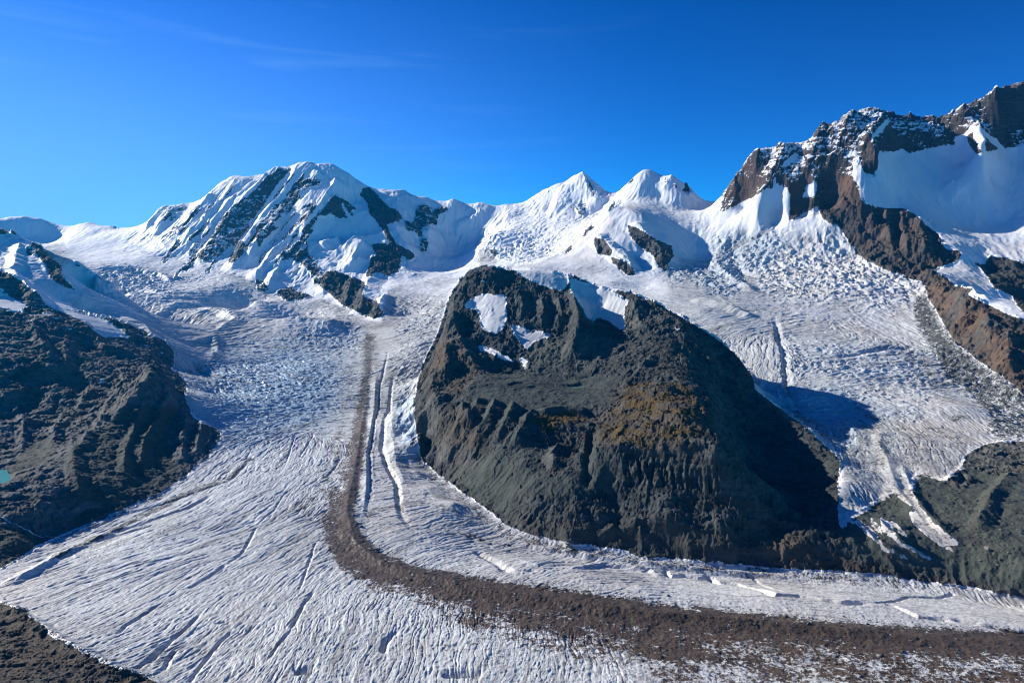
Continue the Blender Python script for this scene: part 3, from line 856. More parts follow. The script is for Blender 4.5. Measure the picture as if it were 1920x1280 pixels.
# far snow mountain
rock(.72, 'A 1480,880 1560,780 1640,620 1720,520 1800,460 1920,380 1960,340 2060,280 2070,230 2160,200 2080,220 1980,360 1940,450 1900,560 1840,700 1770,800 1640,860 1600,900 1560,920 1480,910')
rock(.85, 'A 1800,760 1840,780 1830,860 1760,930 1710,940 1720,880', 'A 830,650 860,640 910,670 870,680', 'B 1000,740 1100,900 1000,900', 'B 150,1150 200,1120 260,1105 310,1140 360,1150 440,1180 380,1200 300,1220 200,1210')
rock(.58, 'A 1270,500 1390,490 1360,560 1300,620 1160,640 1200,590', 'A 1290,640 1380,640 1330,720 1240,750', 'A 1560,500 1680,400 1720,370 1640,480 1540,570 1480,620', 'A 1640,640 1560,720 1480,800 1460,780')
rock(.7, 'B 0,360 160,220 260,210 230,270 150,350 60,450 0,510', 'B 300,330 400,290 500,310 470,350 380,370 300,360')
rock(.62, 'B 120,500 200,450 290,430 300,500 240,560 180,600 60,680 60,620', 'B 0,640 60,600 150,640 180,660 60,760 20,840 0,760', 'B 350,500 420,470 440,500 400,560 330,540', 'B 20,880 80,820 60,900 20,980')
rock(.82, 'B 470,570 520,500 580,420 640,440 700,470 740,510 760,530 720,540 735,590 700,570 650,480 640,500 700,600 620,600 560,560 500,580')
rock(.95, 'B 800,370 850,360 900,410 990,500 1060,540 1110,600 1050,625 980,640 1000,700 1050,780 1180,850 1190,890 1150,915 1090,870 1080,950 1070,1000 990,1030 900,1000 840,1040 810,1035 850,950 860,890 900,870 860,800 900,780 1000,790 960,700 900,620 850,560 830,480 780,420')
rock(.78, 'B 1110,605 1180,620 1200,500 1260,480 1320,510 1310,560 1350,510 1460,500 1440,540 1370,570 1360,650 1310,640 1270,670 1240,680 1300,780 1280,850 1240,850 1220,800 1240,760 1190,700 1120,690')
rock(.45, 'B 1480,640 1560,570 1680,560 1600,600 1520,660')
rock(.72, 'B 180,920 240,830 300,780 390,700 440,640 430,700 380,760 400,860 460,920 490,1000 560,990 600,1010 700,1020 720,1070 640,1060 560,1100 500,1120 460,1100 420,1050 400,1000 340,940 260,900')
rock(.75, 'B 0,1040 60,1060 100,1130 80,1150 0,1130')
rock(.92, 'G 490,220 520,120 580,100 700,150 760,170 820,190 800,290 850,320 900,330 960,420 940,460 880,470 780,430 720,400 640,360 580,310', brown=.2)
# thin rock ribs showing through the snow of the big face
rr = random.Random(3)
face = fill([(300, 400), (400, 360), (450, 335), (560, 310), (620, 330), (600, 400), (590, 470), (560, 530), (480, 530), (400, 490), (330, 450)])
for _ in range(60):
    u0, v0 = rr.uniform(320, 610), rr.uniform(318, 500)
    if not face[int(v0 / 2), int(u0 / 2)]:
        continue
    L_ = rr.uniform(14, 46); k_ = rr.uniform(0.9, 1.5)
    q_ = [(u0, v0), (u0 - L_ * 0.5 + rr.uniform(-3, 3), v0 + L_ * 0.5 * k_), (u0 - L_, v0 + L_ * k_)]
    if v0 + L_ * k_ > 530:
        continue
    m_ = band(q_, rr.uniform(3.5, 7)); c_ = COVER[0]; v_ = rr.uniform(0.6, 0.85)
    c_ += np.maximum(v_ - c_, 0) * m_
    COVER[CH['relief']] = np.maximum(COVER[CH['relief']], 0.8 * m_)
# left snow ridge and hill
rock(.9, 'A 240,770 300,800 380,880 460,950 470,1030 590,1150 480,1110 370,1040 350,950 280,880 220,810', 'A 0,670 60,680 60,715 0,720', 'A 60,680 110,700 180,750 90,720')
rock(.7, 'A 560,905 600,950 680,990 560,960', 'A 190,820 260,810 270,880 200,880')
snow(.95, 'H -100,300 60,290 140,330 220,390 150,420 50,400 -100,380', 'H 220,310 260,320 330,375 300,370', 'H 450,400 600,410 720,440 850,520 960,560 975,615 900,600 780,605 720,560 640,490 520,430', ice=.35)
snow(.6, 'H -100,230 0,230 60,260 0,290 -100,290')
snow(.8, 'H 0,20 200,60 300,160 330,240 240,200 160,140 60,40', ice=.2)
rock(.85, 'H 0,110 80,140 160,190 300,290 340,370 440,400 560,560 480,560 300,520 0,430 0,420 220,410 180,350 70,300 60,260 0,230 0,200 100,200 60,150', 'H 500,400 620,430 760,450 740,440 600,410', 'H 820,455 900,480 1200,620 1300,700 1310,830 1200,780 1000,620 860,530')
paint(dict(scree=0.9, brown=0.3), fill(pts_of('I 60,470 180,320 300,250 400,250 440,380 380,400 200,500 0,600 0,560')), 2)
paint(dict(scree=0.8, brown=0.4), fill(pts_of('H 100,880 320,740 390,760 300,850 200,900 160,1020 60,1000')), 2)
paint(dict(scree=0.75, brown=0.15), fill(pts_of('I 450,380 560,300 700,200 980,0 1340,0 1350,130 1250,240 1300,400 1360,540 1180,660 800,740 600,740 500,700 520,560')), 3)
paint(dict(brown=0.35, tan=0.5), fill(pts_of('H 320,700 480,600 720,700 1100,820 1140,900 900,1150 700,1280 250,1280 260,1000 380,900')), 4)
paint(dict(scree=0.9, brown=0.5), fill(pts_of('I 0,900 200,950 400,1000 100,1150 -50,1250 -50,880')), 2)
paint(dict(scree=0.7, brown=0.5), fill(pts_of('I 500,880 650,780 1000,720 800,800 600,920')), 1)
# middle peaks
rock(.85, 'C 550,290 580,310 640,440 610,420', 'C 600,620 600,680 540,740 520,740 560,670', 'C 400,830 450,790 430,850 390,860', 'C 710,540 740,490 770,460 770,520', 'C 860,340 910,285 920,310 850,370', 'C 1290,320 1320,330 1330,380 1350,410 1300,400 1270,395 1300,360')
rock(.6, 'C 640,350 700,390 740,430 690,410', 'C 470,480 560,480 540,590 500,560 470,520', 'C 400,650 430,650 410,690', 'C 780,460 840,450 820,500 780,520', 'C 1140,290 1170,295 1160,340 1130,320', 'C 1200,340 1230,330 1250,370 1210,375', 'B 1740,830 1800,820 1810,900 1780,880')
rock(.97, 'C 860,640 940,670 1060,740 1150,780 1200,800 1215,880 1180,930 1150,1000 1100,960 1060,880 1000,840 930,790 880,720', 'C 615,740 690,750 760,850 740,880 640,870 620,800', 'C 740,880 800,900 880,940 930,1000 920,1025 860,1025 790,960 750,930', brown=.3)
paint(dict(blue=0.5), fill(pts_of('C 850,820 950,820 1050,940 1050,990 900,1000')), 2)
paint(dict(tan=0.4), fill(pts_of('C 600,640 700,560 800,620 700,700 720,900 600,1000 400,900 200,960')), 5)
# the high rock wall
rock(.57, 'C 1560,560 1575,350 1620,290 1700,240 1740,180 1760,100 1830,20 1960,20 1960,380 1920,370 1820,440 1720,480 1640,530', brown=.45)
rock(.56, 'D 0,530 120,510 250,490 340,460 340,400 430,340 500,370 560,340 700,250 850,200 930,260 1010,260 1080,290 1200,310 1340,290 1430,260 1460,220 1570,150 1670,150 1700,100 1780,60 1960,30 1960,500 1850,550 1770,560 1700,480 1620,430 1520,380 1500,430 1400,480 1410,540 1300,540 1150,570 1060,590 1000,550 950,580 830,570 820,700 800,750 770,755 720,730 700,690 640,650 640,740 700,860 730,960 380,960 370,990 300,1030 230,1060 190,1090 160,1080 170,900 140,850 60,820 60,760 0,820', brown=.3)
rock(.8, 'D 700,250 850,205 930,265 1010,262 1080,288 1200,310 1340,290 1430,262 1460,222 1570,152 1670,152 1700,102 1780,62 1960,32 1960,120 1800,140 1720,220 1600,240 1480,320 1300,370 1100,350 950,340 850,300 720,330', 'D 340,460 340,400 430,340 500,372 500,440 420,470', brown=.2)
rock(.85, 'D 740,480 830,570 820,700 800,750 720,730 690,640', 'D 820,480 1000,460 1150,540 1060,590 1000,550 950,580 830,570', 'D 1670,170 1700,110 1780,90 1960,60 1960,250 1850,300 1750,280', brown=.3)
rock(.93, 'D 400,900 560,760 640,760 700,860 730,960 480,1130 400,1060 370,980', brown=.8)
rock(.9, 'D 160,1080 170,900 140,850 230,800 300,900 230,1060 190,1090', brown=.9)
rock(1.0, 'D 380,960 730,970 850,1000 1020,1000 1100,1040 1180,1120 1280,1190 1290,1220 1310,1280 620,1280 560,1180 520,1120 470,1120 400,1060', brown=.35)
rock(.6, 'D 1500,440 1560,430 1640,470 1740,560 1560,600 1500,520', brown=.5)
rock(.6, 'D 560,250 850,230 900,320 760,480 640,560 500,500', brown=.3)
snow(.9, 'D 755,490 830,400 900,325 905,340 860,420 780,480', 'D 100,680 200,590 230,600 120,690', 'D 1540,480 1560,370 1600,400 1620,500 1640,640 1560,500', 'D 640,690 700,860 730,960 710,960 640,760')
snow(.8, 'D 570,600 640,570 660,590 600,610', 'D 250,900 300,830 370,790 360,900 260,940')
rock(1.0, 'E 620,0 1200,0 1260,10 1280,60 1350,110 1430,110 1450,150 1420,200 1280,240 1240,270 1340,320 1400,380 1540,410 1500,450 1560,480 1770,580 1960,650 1960,1240 1850,1130 1700,1030 1600,960 1500,880 1400,800 1340,710 1260,560 1200,480 1190,400 1150,350 1060,330 1000,300 900,270 760,210 660,140', brown=.35)
paint(dict(brown=.8), fill(pts_of('E 1180,200 1260,10 1280,240 1220,270 1340,330 1350,420 1380,500 1300,640 1240,500 1190,400 1130,340')), 1)
paint(dict(brown=.85), fill(pts_of('E 1400,560 1450,460 1540,440 1560,520 1960,700 1960,1150 1700,1000 1500,860 1350,650')), 3)
rock(.88, 'E 1540,200 1620,220 1660,160 1760,160 1850,190 1980,230 1980,640 1870,540 1820,450 1700,410 1650,330 1590,250', brown=.3)
paint(dict(scree=.5), fill(pts_of('E 1540,200 1620,220 1660,160 1760,160 1850,190 1980,230 1980,640 1870,540 1820,450 1700,410 1650,330 1590,250')), 1)
paint(dict(tan=.45, ice=.3), fill(pts_of('E 1240,260 1540,200 1660,390 1500,400 1340,310')), 3)
paint(dict(tan=.35), fill(pts_of('D 1100,1050 1300,1120 1700,1200 1960,1230 1960,1400 1300,1250')), 4)
paint(dict(tan=.5), fill(pts_of('D 0,1100 60,900 160,1090 260,1050 400,1060 500,1130 200,1120')), 3)
# near mountain
paint(dict(scree=.1, brown=.08), fill(pts_of('Q 340,450 450,200 600,70 900,90 1100,230 1300,240 1310,540 1300,800 1340,840 1560,860 1700,600 1690,400 1740,250 1960,400 1960,640 1750,700 1640,840 1500,900 1200,900 900,900 620,860 430,660')), 2)
paint(dict(scree=.6, brown=.15), fill(pts_of('Q 1050,620 1300,640 1300,800 1200,900 960,880 980,720')), 4)
paint(dict(scree=.05, brown=.75), fill(pts_of('Q 250,640 340,480 370,600 430,660 560,760 600,860 480,980 340,1100 200,1060 150,960 180,830')), 2)
paint(dict(scree=.1, brown=.55), fill(pts_of('K 1230,30 1900,0 1900,60 1750,200 1650,470 1480,490 1320,380 1280,260 1220,130')), 3)
paint(dict(scree=.2, brown=.1), fill(pts_of('Q 130,1280 150,1080 200,1060 340,1060 260,1280')), 2)
paint(dict(scree=1.0, brown=.08), fill(pts_of('Q 620,860 900,880 1200,900 1500,900 1700,900 1720,940 1600,1000 1580,1140 1450,1140 1440,1280 1000,1280 1040,1200 900,1240 800,1280 560,1280 500,1000')), 2)
paint(dict(scree=.95, brown=.05, tan=.25), fill(pts_of('K 1480,490 1600,440 1900,300 1960,420 1960,880 1900,850 1700,740 1560,620')), 3)
paint(dict(scree=.9, brown=.08), fill(pts_of('M 0,200 200,260 240,480 330,540 530,430 560,330 700,350 800,600 500,700 0,620')), 2)
paint(dict(scree=.6, brown=.5), fill(pts_of('N 0,60 600,100 1000,60 1500,100 1960,100 1960,300 1700,330 1000,280 400,210 100,120')), 4)
paint(dict(brown=.7, scree=.3), fill(pts_of('P 0,150 250,180 400,300 600,330 900,420 1500,520 1700,600 1400,540 1000,510 600,440 0,400')), 3)
rock(1, 'M 240,230 300,210 460,250 520,420 340,530 300,540 250,480', brown=.4, scree=.3)
snow(.92, 'Q 480,360 600,290 680,280 720,300 770,285 800,310 805,400 790,520 720,580 650,560 600,520 600,420 560,390 500,380', 'Q 720,80 900,90 1080,98 1200,130 1260,150 1270,200 1210,255 1100,235 1030,200 930,160 880,115', 'Q 590,665 700,705 800,745 860,790 820,785 700,735 590,695', ice=.45)
snow(.85, 'Q 820,515 930,540 980,570 1040,560 1150,600 1060,615 1000,640 960,700 920,680 900,640 860,600 850,560', 'Q 900,810 970,840 940,850', 'Q 890,760 960,780 960,820 900,790', ice=.55)
snow(.9, 'Q 1280,160 1330,180 1440,220 1560,250 1660,300 1720,330 1690,380 1680,450 1690,550 1640,545 1580,500 1500,450 1440,500 1430,480 1350,360 1280,260', ice=.5)
snow(.75, 'Q 1300,120 1480,185 1640,235 1740,250 1720,265 1560,245 1440,205', 'Q 605,180 625,180 625,215 605,210', ice=.4)
snow(.7, 'F 1200,530 1260,550 1240,560', 'F 1150,420 1200,440 1180,440', 'F 1290,480 1370,520 1340,510', ice=.3)
paint(dict(grass=.75, scree=.1, brown=.6), fill(pts_of('F 760,990 860,930 1100,920 1300,950 1430,1000 1480,1050 1430,1280 1100,1280 900,1280 700,1270 760,1150 800,1080')), 7)
paint(dict(grass=.3, scree=.3, brown=.4), fill(pts_of('F 920,780 1000,690 1200,700 1310,770 1360,870 1300,920 1000,900 880,850')), 7)
paint(dict(grass=.9, scree=.1, brown=.6), fill(pts_of('M 160,90 250,50 450,40 600,90 560,130 400,150 300,190 200,220 160,160')), 3)
paint(dict(grass=.65, scree=.1, brown=.6), fill(pts_of('M 620,100 700,50 860,10 1100,-20 1400,-20 1480,230 1400,300 1000,320 650,280 610,200')), 6)
for p_ in ('Q 980,620 1060,640 1290,660 1290,790 1200,860 1060,800 1000,740', 'Q 1340,700 1400,600 1620,580 1560,760 1400,860 1330,800', 'Q 130,1280 150,1120 240,1050 330,1060 300,1140 260,1280', 'K 1230,30 1330,90 1300,250 1240,230 1220,120', 'K 1310,280 1420,260 1480,330 1450,460 1340,400', 'K 1520,300 1660,320 1650,460 1560,480', 'M 240,240 300,220 330,300 310,540 260,500', 'Q 1680,420 1760,320 1830,420 1800,540 1700,600'):
    paint(dict(tan=0.75), fill(pts_of(p_)), 2.5)
# the tongue of dead ice and its rubble
paint(dict(deb=.36, brown=0, ice=1, streak=.5), fill(pts_of('1560,800 1620,770 1700,790 1780,800 1850,810 1830,850 1790,880 1760,890 1700,880 1690,900 1650,930 1600,900 1570,860')) * (COVER[0] < 0.5), 6)
paint(dict(tan=.35), fill(pts_of('1630,720 1760,700 1850,780 1820,850 1700,850 1640,800')) * (COVER[0] < 0.5), 8)
for c_, w_, l_ in ((.5, 16, '345,898 300,928 250,950 190,975 150,996 100,1018'), (.45, 12, '352,725 350,745 368,785 400,806 420,826'), (.45, 18, '786,860 820,905 870,935 920,975 960,1005 1060,1028 1160,1045 1210,1056 1310,1062 1440,1076 1600,1084 1740,1102'), (.6, 10, '1290,604 1345,640 1385,675 1412,712 1418,735 1450,760 1515,808 1565,856')):
    paint(dict(deb=c_, brown=0.2), band(pts_of(l_), w_) * (COVER[0] < 0.5), 2)
rock(1, 'O 1500,600 1620,540 1720,515 1980,520 1980,740 1700,760 1500,700 1460,690', 'O 1330,810 1400,770 1500,760 1550,810 1480,860 1380,850', brown=.4, scree=.05, tan=.8)
paint(dict(rock=0, deb=.3, ice=.75, relief=0), fill(pts_of('O 560,640 640,760 850,900 640,1000 560,1180 530,1000 540,800')), 2)
snow(.75, 'O 880,620 920,600 1000,760 1080,900 1200,1080 1440,1290 1380,1290 1150,1110 1100,1010 960,900 920,850 890,750', 'P 840,40 900,80 960,180 1100,270 1240,360 1100,310 960,230 860,120', 'P 1050,-20 1200,60 1280,160 1440,260 1380,240 1300,190 1420,310 1300,250 1190,170 1100,90', ice=.95)
snow(.6, 'P 700,60 800,160 900,260 1100,360 1000,340 860,280 740,160 660,60', 'P 760,20 860,160 960,260 1050,320 900,220 780,100', 'P 900,60 1000,120 1060,200 1000,160', ice=1)
paint(dict(deb=.35, brown=0), fill(pts_of('O 640,700 860,640 1080,820 1440,1260 1200,1500 700,1300 560,1100 850,920')), 3)
paint(dict(brown=.5, scree=1), fill(pts_of('O 1960,740 1800,850 1650,1000 1560,1150 1560,1280 1500,1280 1520,1120 1620,980 1750,850')), 2)

FLOW = """480,1000,330,1050 350,1020,200,1060 250,1040,100,1095 300,1100,180,1160 420,1060,300,1120 420,1130,320,1210 350,1200,240,1250 540,1080,460,1160
540,1180,480,1260 620,1130,570,1220 700,1150,670,1240 800,1160,780,1250 900,1180,890,1260 1000,1230,990,1280 450,900,330,960 400,880,320,930 500,850,430,930
540,920,420,990 560,1000,450,1060 480,940,350,1000 600,900,560,960 640,820,620,880 410,700,480,720 380,730,450,745 480,680,560,700 450,770,540,775 560,740,640,735
600,690,660,690 500,640,580,640 420,800,480,790 380,660,440,670 250,590,350,610 300,560,420,580 450,540,560,560 200,540,300,545 350,620,420,620 600,620,670,625
700,720,740,712 700,800,740,795 760,700,800,680 790,620,830,610 730,860,780,850 720,950,790,940 760,1000,850,975 830,930,900,960 880,1020,960,1005 960,1060,1060,1050
1100,1080,1200,1085 1300,1110,1420,1120 1500,1120,1650,1135 1750,1150,1850,1160 1260,560,1340,570 1350,600,1420,590 1450,480,1520,500 1500,540,1600,545 1600,500,1680,540
1560,670,1680,650 1600,700,1720,690 1450,740,1560,745 1500,650,1560,660 1650,740,1730,760 1700,620,1760,640 1750,760,1830,820 1700,820,1740,900 1640,860,1660,920
1600,880,1640,940 1700,960,1760,1020 1400,480,1440,470 1100,1250,1110,1280 1200,1260,1300,1280 1450,620,1445,690 1380,640,1370,690 780,560,840,565"""


def flow_field():
    segs = []
    for q in FLOW.split():
        u0, v0, u1, v1 = map(float, q.split(','))
        a0, c0 = locate(u0, v0); a1, c1 = locate(u1, v1)
        x0, y0 = math.exp(c0) * math.sin(a0), math.exp(c0) * math.cos(a0)
        x1, y1 = math.exp(c1) * math.sin(a1), math.exp(c1) * math.cos(a1)
        segs.append(((a0 + a1) / 2, (c0 + c1) / 2, math.atan2(y1 - y0, x1 - x0)))
    ga = np.linspace(AMIN, AMAX, 180); gb = np.linspace(BMIN, BMAX, 200)
    C = np.zeros((200, 180)); S = np.zeros((200, 180))
    for a, b, th in segs:
        w = 1 / ((ga[None, :] - a) ** 2 + (gb[:, None] - b) ** 2 + 4e-4) ** 1.6
        C += w * math.cos(2 * th); S += w * math.sin(2 * th)
    n = np.hypot(C, S); C /= n; S /= n
    U, V = up_matrix(NR, 200), up_matrix(NC, 180).T
    c = U @ C.astype(np.float32) @ V; s = U @ S.astype(np.float32) @ V
    return (np.arctan2(s, c) * 0.5).astype(np.float32)


def fall_line(T):
    Zc = CZ * np.exp(np.linspace(BMIN, BMAX, CR))[:, None]
    Zc = blur(Zc, 3.0)
    db = (BMAX - BMIN) / (CR - 1); da = (AMAX - AMIN) / (CC - 1)
    r = np.exp(np.linspace(BMIN, BMAX, CR))[:, None]
    gr = np.gradient(Zc, axis=0) / (db * r)
    ga = np.gradient(Zc, axis=1) / (da * r)
    U, V = up_matrix(NR, CR), up_matrix(NC, CC).T
    gr = U @ gr.astype(np.float32) @ V; ga = U @ ga.astype(np.float32) @ V
    gx = gr * np.sin(AZ) + ga * np.cos(AZ); gy = gr * np.cos(AZ) - ga * np.sin(AZ)
    return np.arctan2(gy, gx).astype(np.float32), np.hypot(gx, gy).astype(np.float32)


def sample_cover(T, warp=2.5):
    """carry the survey of the ground cover over to the model; ground hidden from the look-out continues what lies before it"""
    U, V = inv(AZ, T)
    # edges follow the ground's own roughness
    q = np.clip(1800 / R, 0.4, 1.3) * 2.2
    w = warp * q * fbm(X * q, Yw * q, 55, 5, 0.65, 5)
    w2 = warp * q * fbm(X * q, Yw * q, 55, 5, 0.65, 55)
    px = np.clip((U + w) / 2 - 0.5, 0, PW - 1.001); py = np.clip((V + w2) / 2 - 0.5, 0, PH - 1.001)
    i = py.astype(np.int32); j = px.astype(np.int32); fy = py - i; fx = px - j
    vis = visible(T)
    # index of the last seen row in each column
    rows = np.where(vis, np.arange(NR)[:, None], 0)
    last = np.maximum.accumulate(rows, axis=0)
    cols = np.arange(NC)[None, :] * np.ones((NR, 1), np.int32)
    out = []
    for k in range(len(CH)):
        c = COVER[k]
        v = (c[i, j] * (1 - fx) + c[i, j + 1] * fx) * (1 - fy) + (c[i + 1, j] * (1 - fx) + c[i + 1, j + 1] * fx) * fy
        out.append(v[last, cols].astype(np.float32))
    pi = np.clip(np.round(V / 2 - 0.5), 0, PH - 1).astype(int); pj = np.clip(np.round(U / 2 - 0.5), 0, PW - 1).astype(int)
    rg = REG[pi, pj][last, cols]
    return dict(zip(CH, out)), rg, vis


# ------------------------------------------------------------------ shape the ground
H = np.zeros((NR, NC), np.float32)
add_ribs(H, T0)
Zm = T0 * R + H
C0, RG, VIS = sample_cover(Zm / R)
FLOWA = flow_field()
FALL, SLOPE = fall_line(T0)
far = np.clip((R - 1000) / 5000, 0, 1)
rel = C0['relief'] * (0.35 + 0.65 * sstep(0.12, 0.6, SLOPE))
rk = sstep(0.3, 0.7, C0['rock'])


LEVELS = [0.42, 0.62, 0.92, 1.36, 2.0]


def mip(fn, Sa, sel=None):
    """evaluate detail at the size level that fits each distance; sel limits the work to where it is needed"""
    acc = np.zeros(X.shape, np.float32)
    ls = np.log(Sa)
    for k, l in enumerate(LEVELS):
        w = np.clip(1 - np.abs(ls - math.log(l)) / math.log(LEVELS[1] / LEVELS[0] * 1.0), 0, 1)
        if k == 0: w = np.where(ls < math.log(l), 1, w)
        if k == len(LEVELS) - 1: w = np.where(ls > math.log(l), 1, w)
        m = w > 0
        if sel is not None: m &= sel
        if m.any():
            acc[m] += (w[m] * fn(m, l)).astype(np.float32)
    return acc


S = np.clip(0.45 + 1.3 * far, 0.42, 2.0)
selR = (rel > 0.02)
wfx = mip(lambda m, l: 45 * l * fbm(X[m] / l, Yw[m] / l, 150, 4, 0.55, 3), S)
wfy = mip(lambda m, l: 45 * l * fbm(X[m] / l, Yw[m] / l, 150, 4, 0.55, 4), S)
wx = X + wfx; wy = Yw + wfy
D = np.zeros_like(Zm)
D += rel * mip(lambda m, l: (ridged(wx[m] / l, wy[m] / l, 260, 7, 0.56, 21) - 0.45) * 36 * l, S, selR) * (1 - 0.6 * C0['scree'])
gp = 0.25 + 0.75 * sstep(-0.3, 0.3, fbm(X, Yw, 130, 3, 0.5, 33))
g1 = mip(lambda m, l: np.abs(aniso(wx[m] / l, wy[m] / l, FALL[m], 120, 30, 31, 12)) * l, S, selR | (C0['ice'] < 0.3))
D += rel * gp * (g1 * -13 + 3) * (1 - 0.6 * C0['scree']) * sstep(0.15, 0.5, SLOPE)
D += rk * (1.1 - gp) * mip(lambda m, l: (np.abs(aniso(wx[m] / l, wy[m] / l, FALL[m], 40, 10, 57, 12)) * -5 + 1) * l, S, rk > 0.02) * sstep(0.15, 0.5, SLOPE) * (1 - 0.3 * C0['scree'])
D += rk * mip(lambda m, l: (ridged(X[m] / l + 31, Yw[m] / l, 48, 5, 0.62, 77) * 8.0 + fbm(X[m] / l, Yw[m] / l, 9, 2, 0.6, 177) * 2.0) * l, S, rk > 0.02) * (1 - 0.55 * C0['scree'])
cr = rk * (1 - 0.75 * C0['scree']) * (1 + 0.7 * far)
cx = X + 0.4 * wfx + 6 * noise(X / 14, Yw / 14, 8); cy = Yw + 0.4 * wfy + 6 * noise(X / 14, Yw / 14, 9)
D += cr * mip(lambda m, l: (blocks(cx[m] / l, cy[m] / l, 62, 71) * 18 + blocks(cx[m] / l, cy[m] / l, 24, 72) * 7.5 + blocks(X[m] / l, Yw[m] / l, 10, 73) * 4.6) * l, S, cr > 0.05)
# ledges: broken steps along the beds of the rock
bed = Zm + D + 0.12 * X
D += rk * mip(lambda m, l: (noise(X[m] / (60 * l), bed[m] / (11 * l), 64) * 3.4 + noise(X[m] / (25 * l), bed[m] / (5 * l), 65) * 1.6) * l, S, rk > 0.02) * (1 - 0.5 * C0['scree'])
D += rk * C0['scree'] * fbm(X, Yw, 60, 4, 0.6, 78) * 5
# grassy ledges: level steps
D += C0['grass'] * (noise(X / 70, Zm / 9, 61) * 3.0 + noise(X / 30, Zm / 5, 62) * 1.6)
# snow: soft drifts and fluting
sn = (1 - rk)
D += sn * (1 - C0['ice']) * fbm(X, Yw, 260, 3, 0.42, 41) * 14 * (0.3 + 0.7 * far)
D += sn * sstep(0.35, 0.8, SLOPE) * far * g1 * -7
# ice falls
ro = C0['rough'] * sn
Sr = np.clip(S * 0.9, 0.42, 2)
D += ro * mip(lambda m, l: (ridged(wx[m] / l, wy[m] / l, 62, 3, 0.55, 45) - 0.5) * 18 * l + (blocks(wx[m] / l, wy[m] / l, 30, 146) * 17 + blocks(wx[m] / l, wy[m] / l, 13, 147) * 6) * l, Sr, ro > 0.04)
D += ro * mip(lambda m, l: (np.abs(aniso(wx[m] / l, wy[m] / l, FLOWA[m], 60, 20, 46, 12)) * -17 + 5) * l, Sr, ro > 0.04)
# crevasses and melt channels along the flow lines
st = C0['streak'] * sn * (1 - 0.85 * sstep(0.5, 0.9, C0['deb']))
Sg = np.clip(0.42 + 1.9 * far, 0.42, 2.0)
selS = st > 0.03
cre = lambda n: -np.clip(1 - np.abs(n) * 6.0, 0, 1)
patch = sstep(-0.3, 0.4, fbm(X, Yw, 150, 3, 0.5, 48))
vx = X + 9 * fbm(X, Yw, 60, 3, 0.5, 148); vy = Yw + 9 * fbm(X, Yw, 60, 3, 0.5, 149)
D += st * mip(lambda m, l: (aniso(vx[m] / l, vy[m] / l, FLOWA[m], 460, 26, 49, 16) * 2.5 + aniso(vx[m] / l, vy[m] / l, FLOWA[m], 190, 12, 349, 16) * 1.2) * l, Sg, selS)
D += st * (0.25 + patch) * mip(lambda m, l: aniso(vx[m] / l, vy[m] / l, FLOWA[m], 240, 22, 50, 16, cre) * 5.4 * l, Sg, selS)
D += st * (1.15 - patch) * mip(lambda m, l: aniso(vx[m] / l, vy[m] / l, FLOWA[m], 110, 9, 150, 16, cre) * 3.0 * l, Sg, selS)
DIRT = np.clip(mip(lambda m, l: aniso(vx[m] / l, vy[m] / l, FLOWA[m], 520, 22, 249, 16) + 0.7 * aniso(vx[m] / l, vy[m] / l, FLOWA[m], 240, 8, 250, 16), Sg, selS) * 1.5 - 0.08, 0, 1) * sstep(0.02, 0.4, st)
D += st * mip(lambda m, l: (aniso(X[m] / l, Yw[m] / l, FLOWA[m], 22, 5.5, 51, 12) * 0.8 + fbm(X[m] / l, Yw[m] / l, 110, 4, 0.45, 52) * 3.4) * l, Sg, selS)
bl = C0['blue'] * sn
D += bl * mip(lambda m, l: (np.abs(aniso(wx[m] / l, wy[m] / l, FLOWA[m], 60, 14, 53, 12)) * -11 + 3) * l, np.clip(S, 0.6, 2), bl > 0.03)
near = np.clip((2300 - R) / 1200, 0, 1)
D += (1 - rk) * near * (noise(X / 6, Yw / 6, 54) * 0.45 + noise(X / 3.1, Yw / 3.1, 55) * 0.22 * np.clip((1500 - R) / 500, 0, 1))
# rubble on the moraines
D += C0['deb'] * (fbm(X, Yw, 34, 4, 0.62, 63) * 3.2)
Zm = Zm + D
Tm = Zm / R
# level the beds of the lakes
LAKEDATA = []
for txt in ('I -120,490 0,498 50,503 92,524 70,545 0,572 -120,600', 'Q 1262,982 1310,972 1350,974 1395,984 1370,992 1300,993'):
    q = [locate(u, v, Tm) for u, v in pts_of(txt)]
    P_ = [(math.exp(b) * math.sin(a), math.exp(b) * math.cos(a)) for a, b in q]
    cx_, cy_ = sum(x for x, y in P_) / len(P_), sum(y for x, y in P_) / len(P_)
    ic = int((math.log(math.hypot(cx_, cy_)) - BMIN) / (BMAX - BMIN) * (NR - 1)); jc = min(max(int((math.atan2(cx_, cy_) - AMIN) / (AMAX - AMIN) * (NC - 1)), 0), NC - 1)
    lv = float(Zm[max(0, ic - 4):ic + 5, max(0, jc - 4):jc + 5].mean())
    ins = np.zeros(X.shape, bool)
    for (xa, ya), (xb, yb) in zip(P_, P_[1:] + P_[:1]):
        cr_ = ((ya <= Yw) != (yb <= Yw)) & (X < xa + (Yw - ya) * (xb - xa) / (yb - ya + 1e-9))
        ins ^= cr_
    wgt = blur(ins.astype(np.float32), 3.0)
    Zm = Zm * (1 - np.clip(wgt * 2, 0, 1)) + (lv - 2.0 * wgt) * np.clip(wgt * 2, 0, 1)
    big_ = [(cx_ + (x - cx_) * 1.0, cy_ + (y - cy_) * 1.0) for x, y in P_]
    LAKEDATA.append((lv - 0.6, big_))
Tm = Zm / R
COV, RG, VIS = sample_cover(Tm)
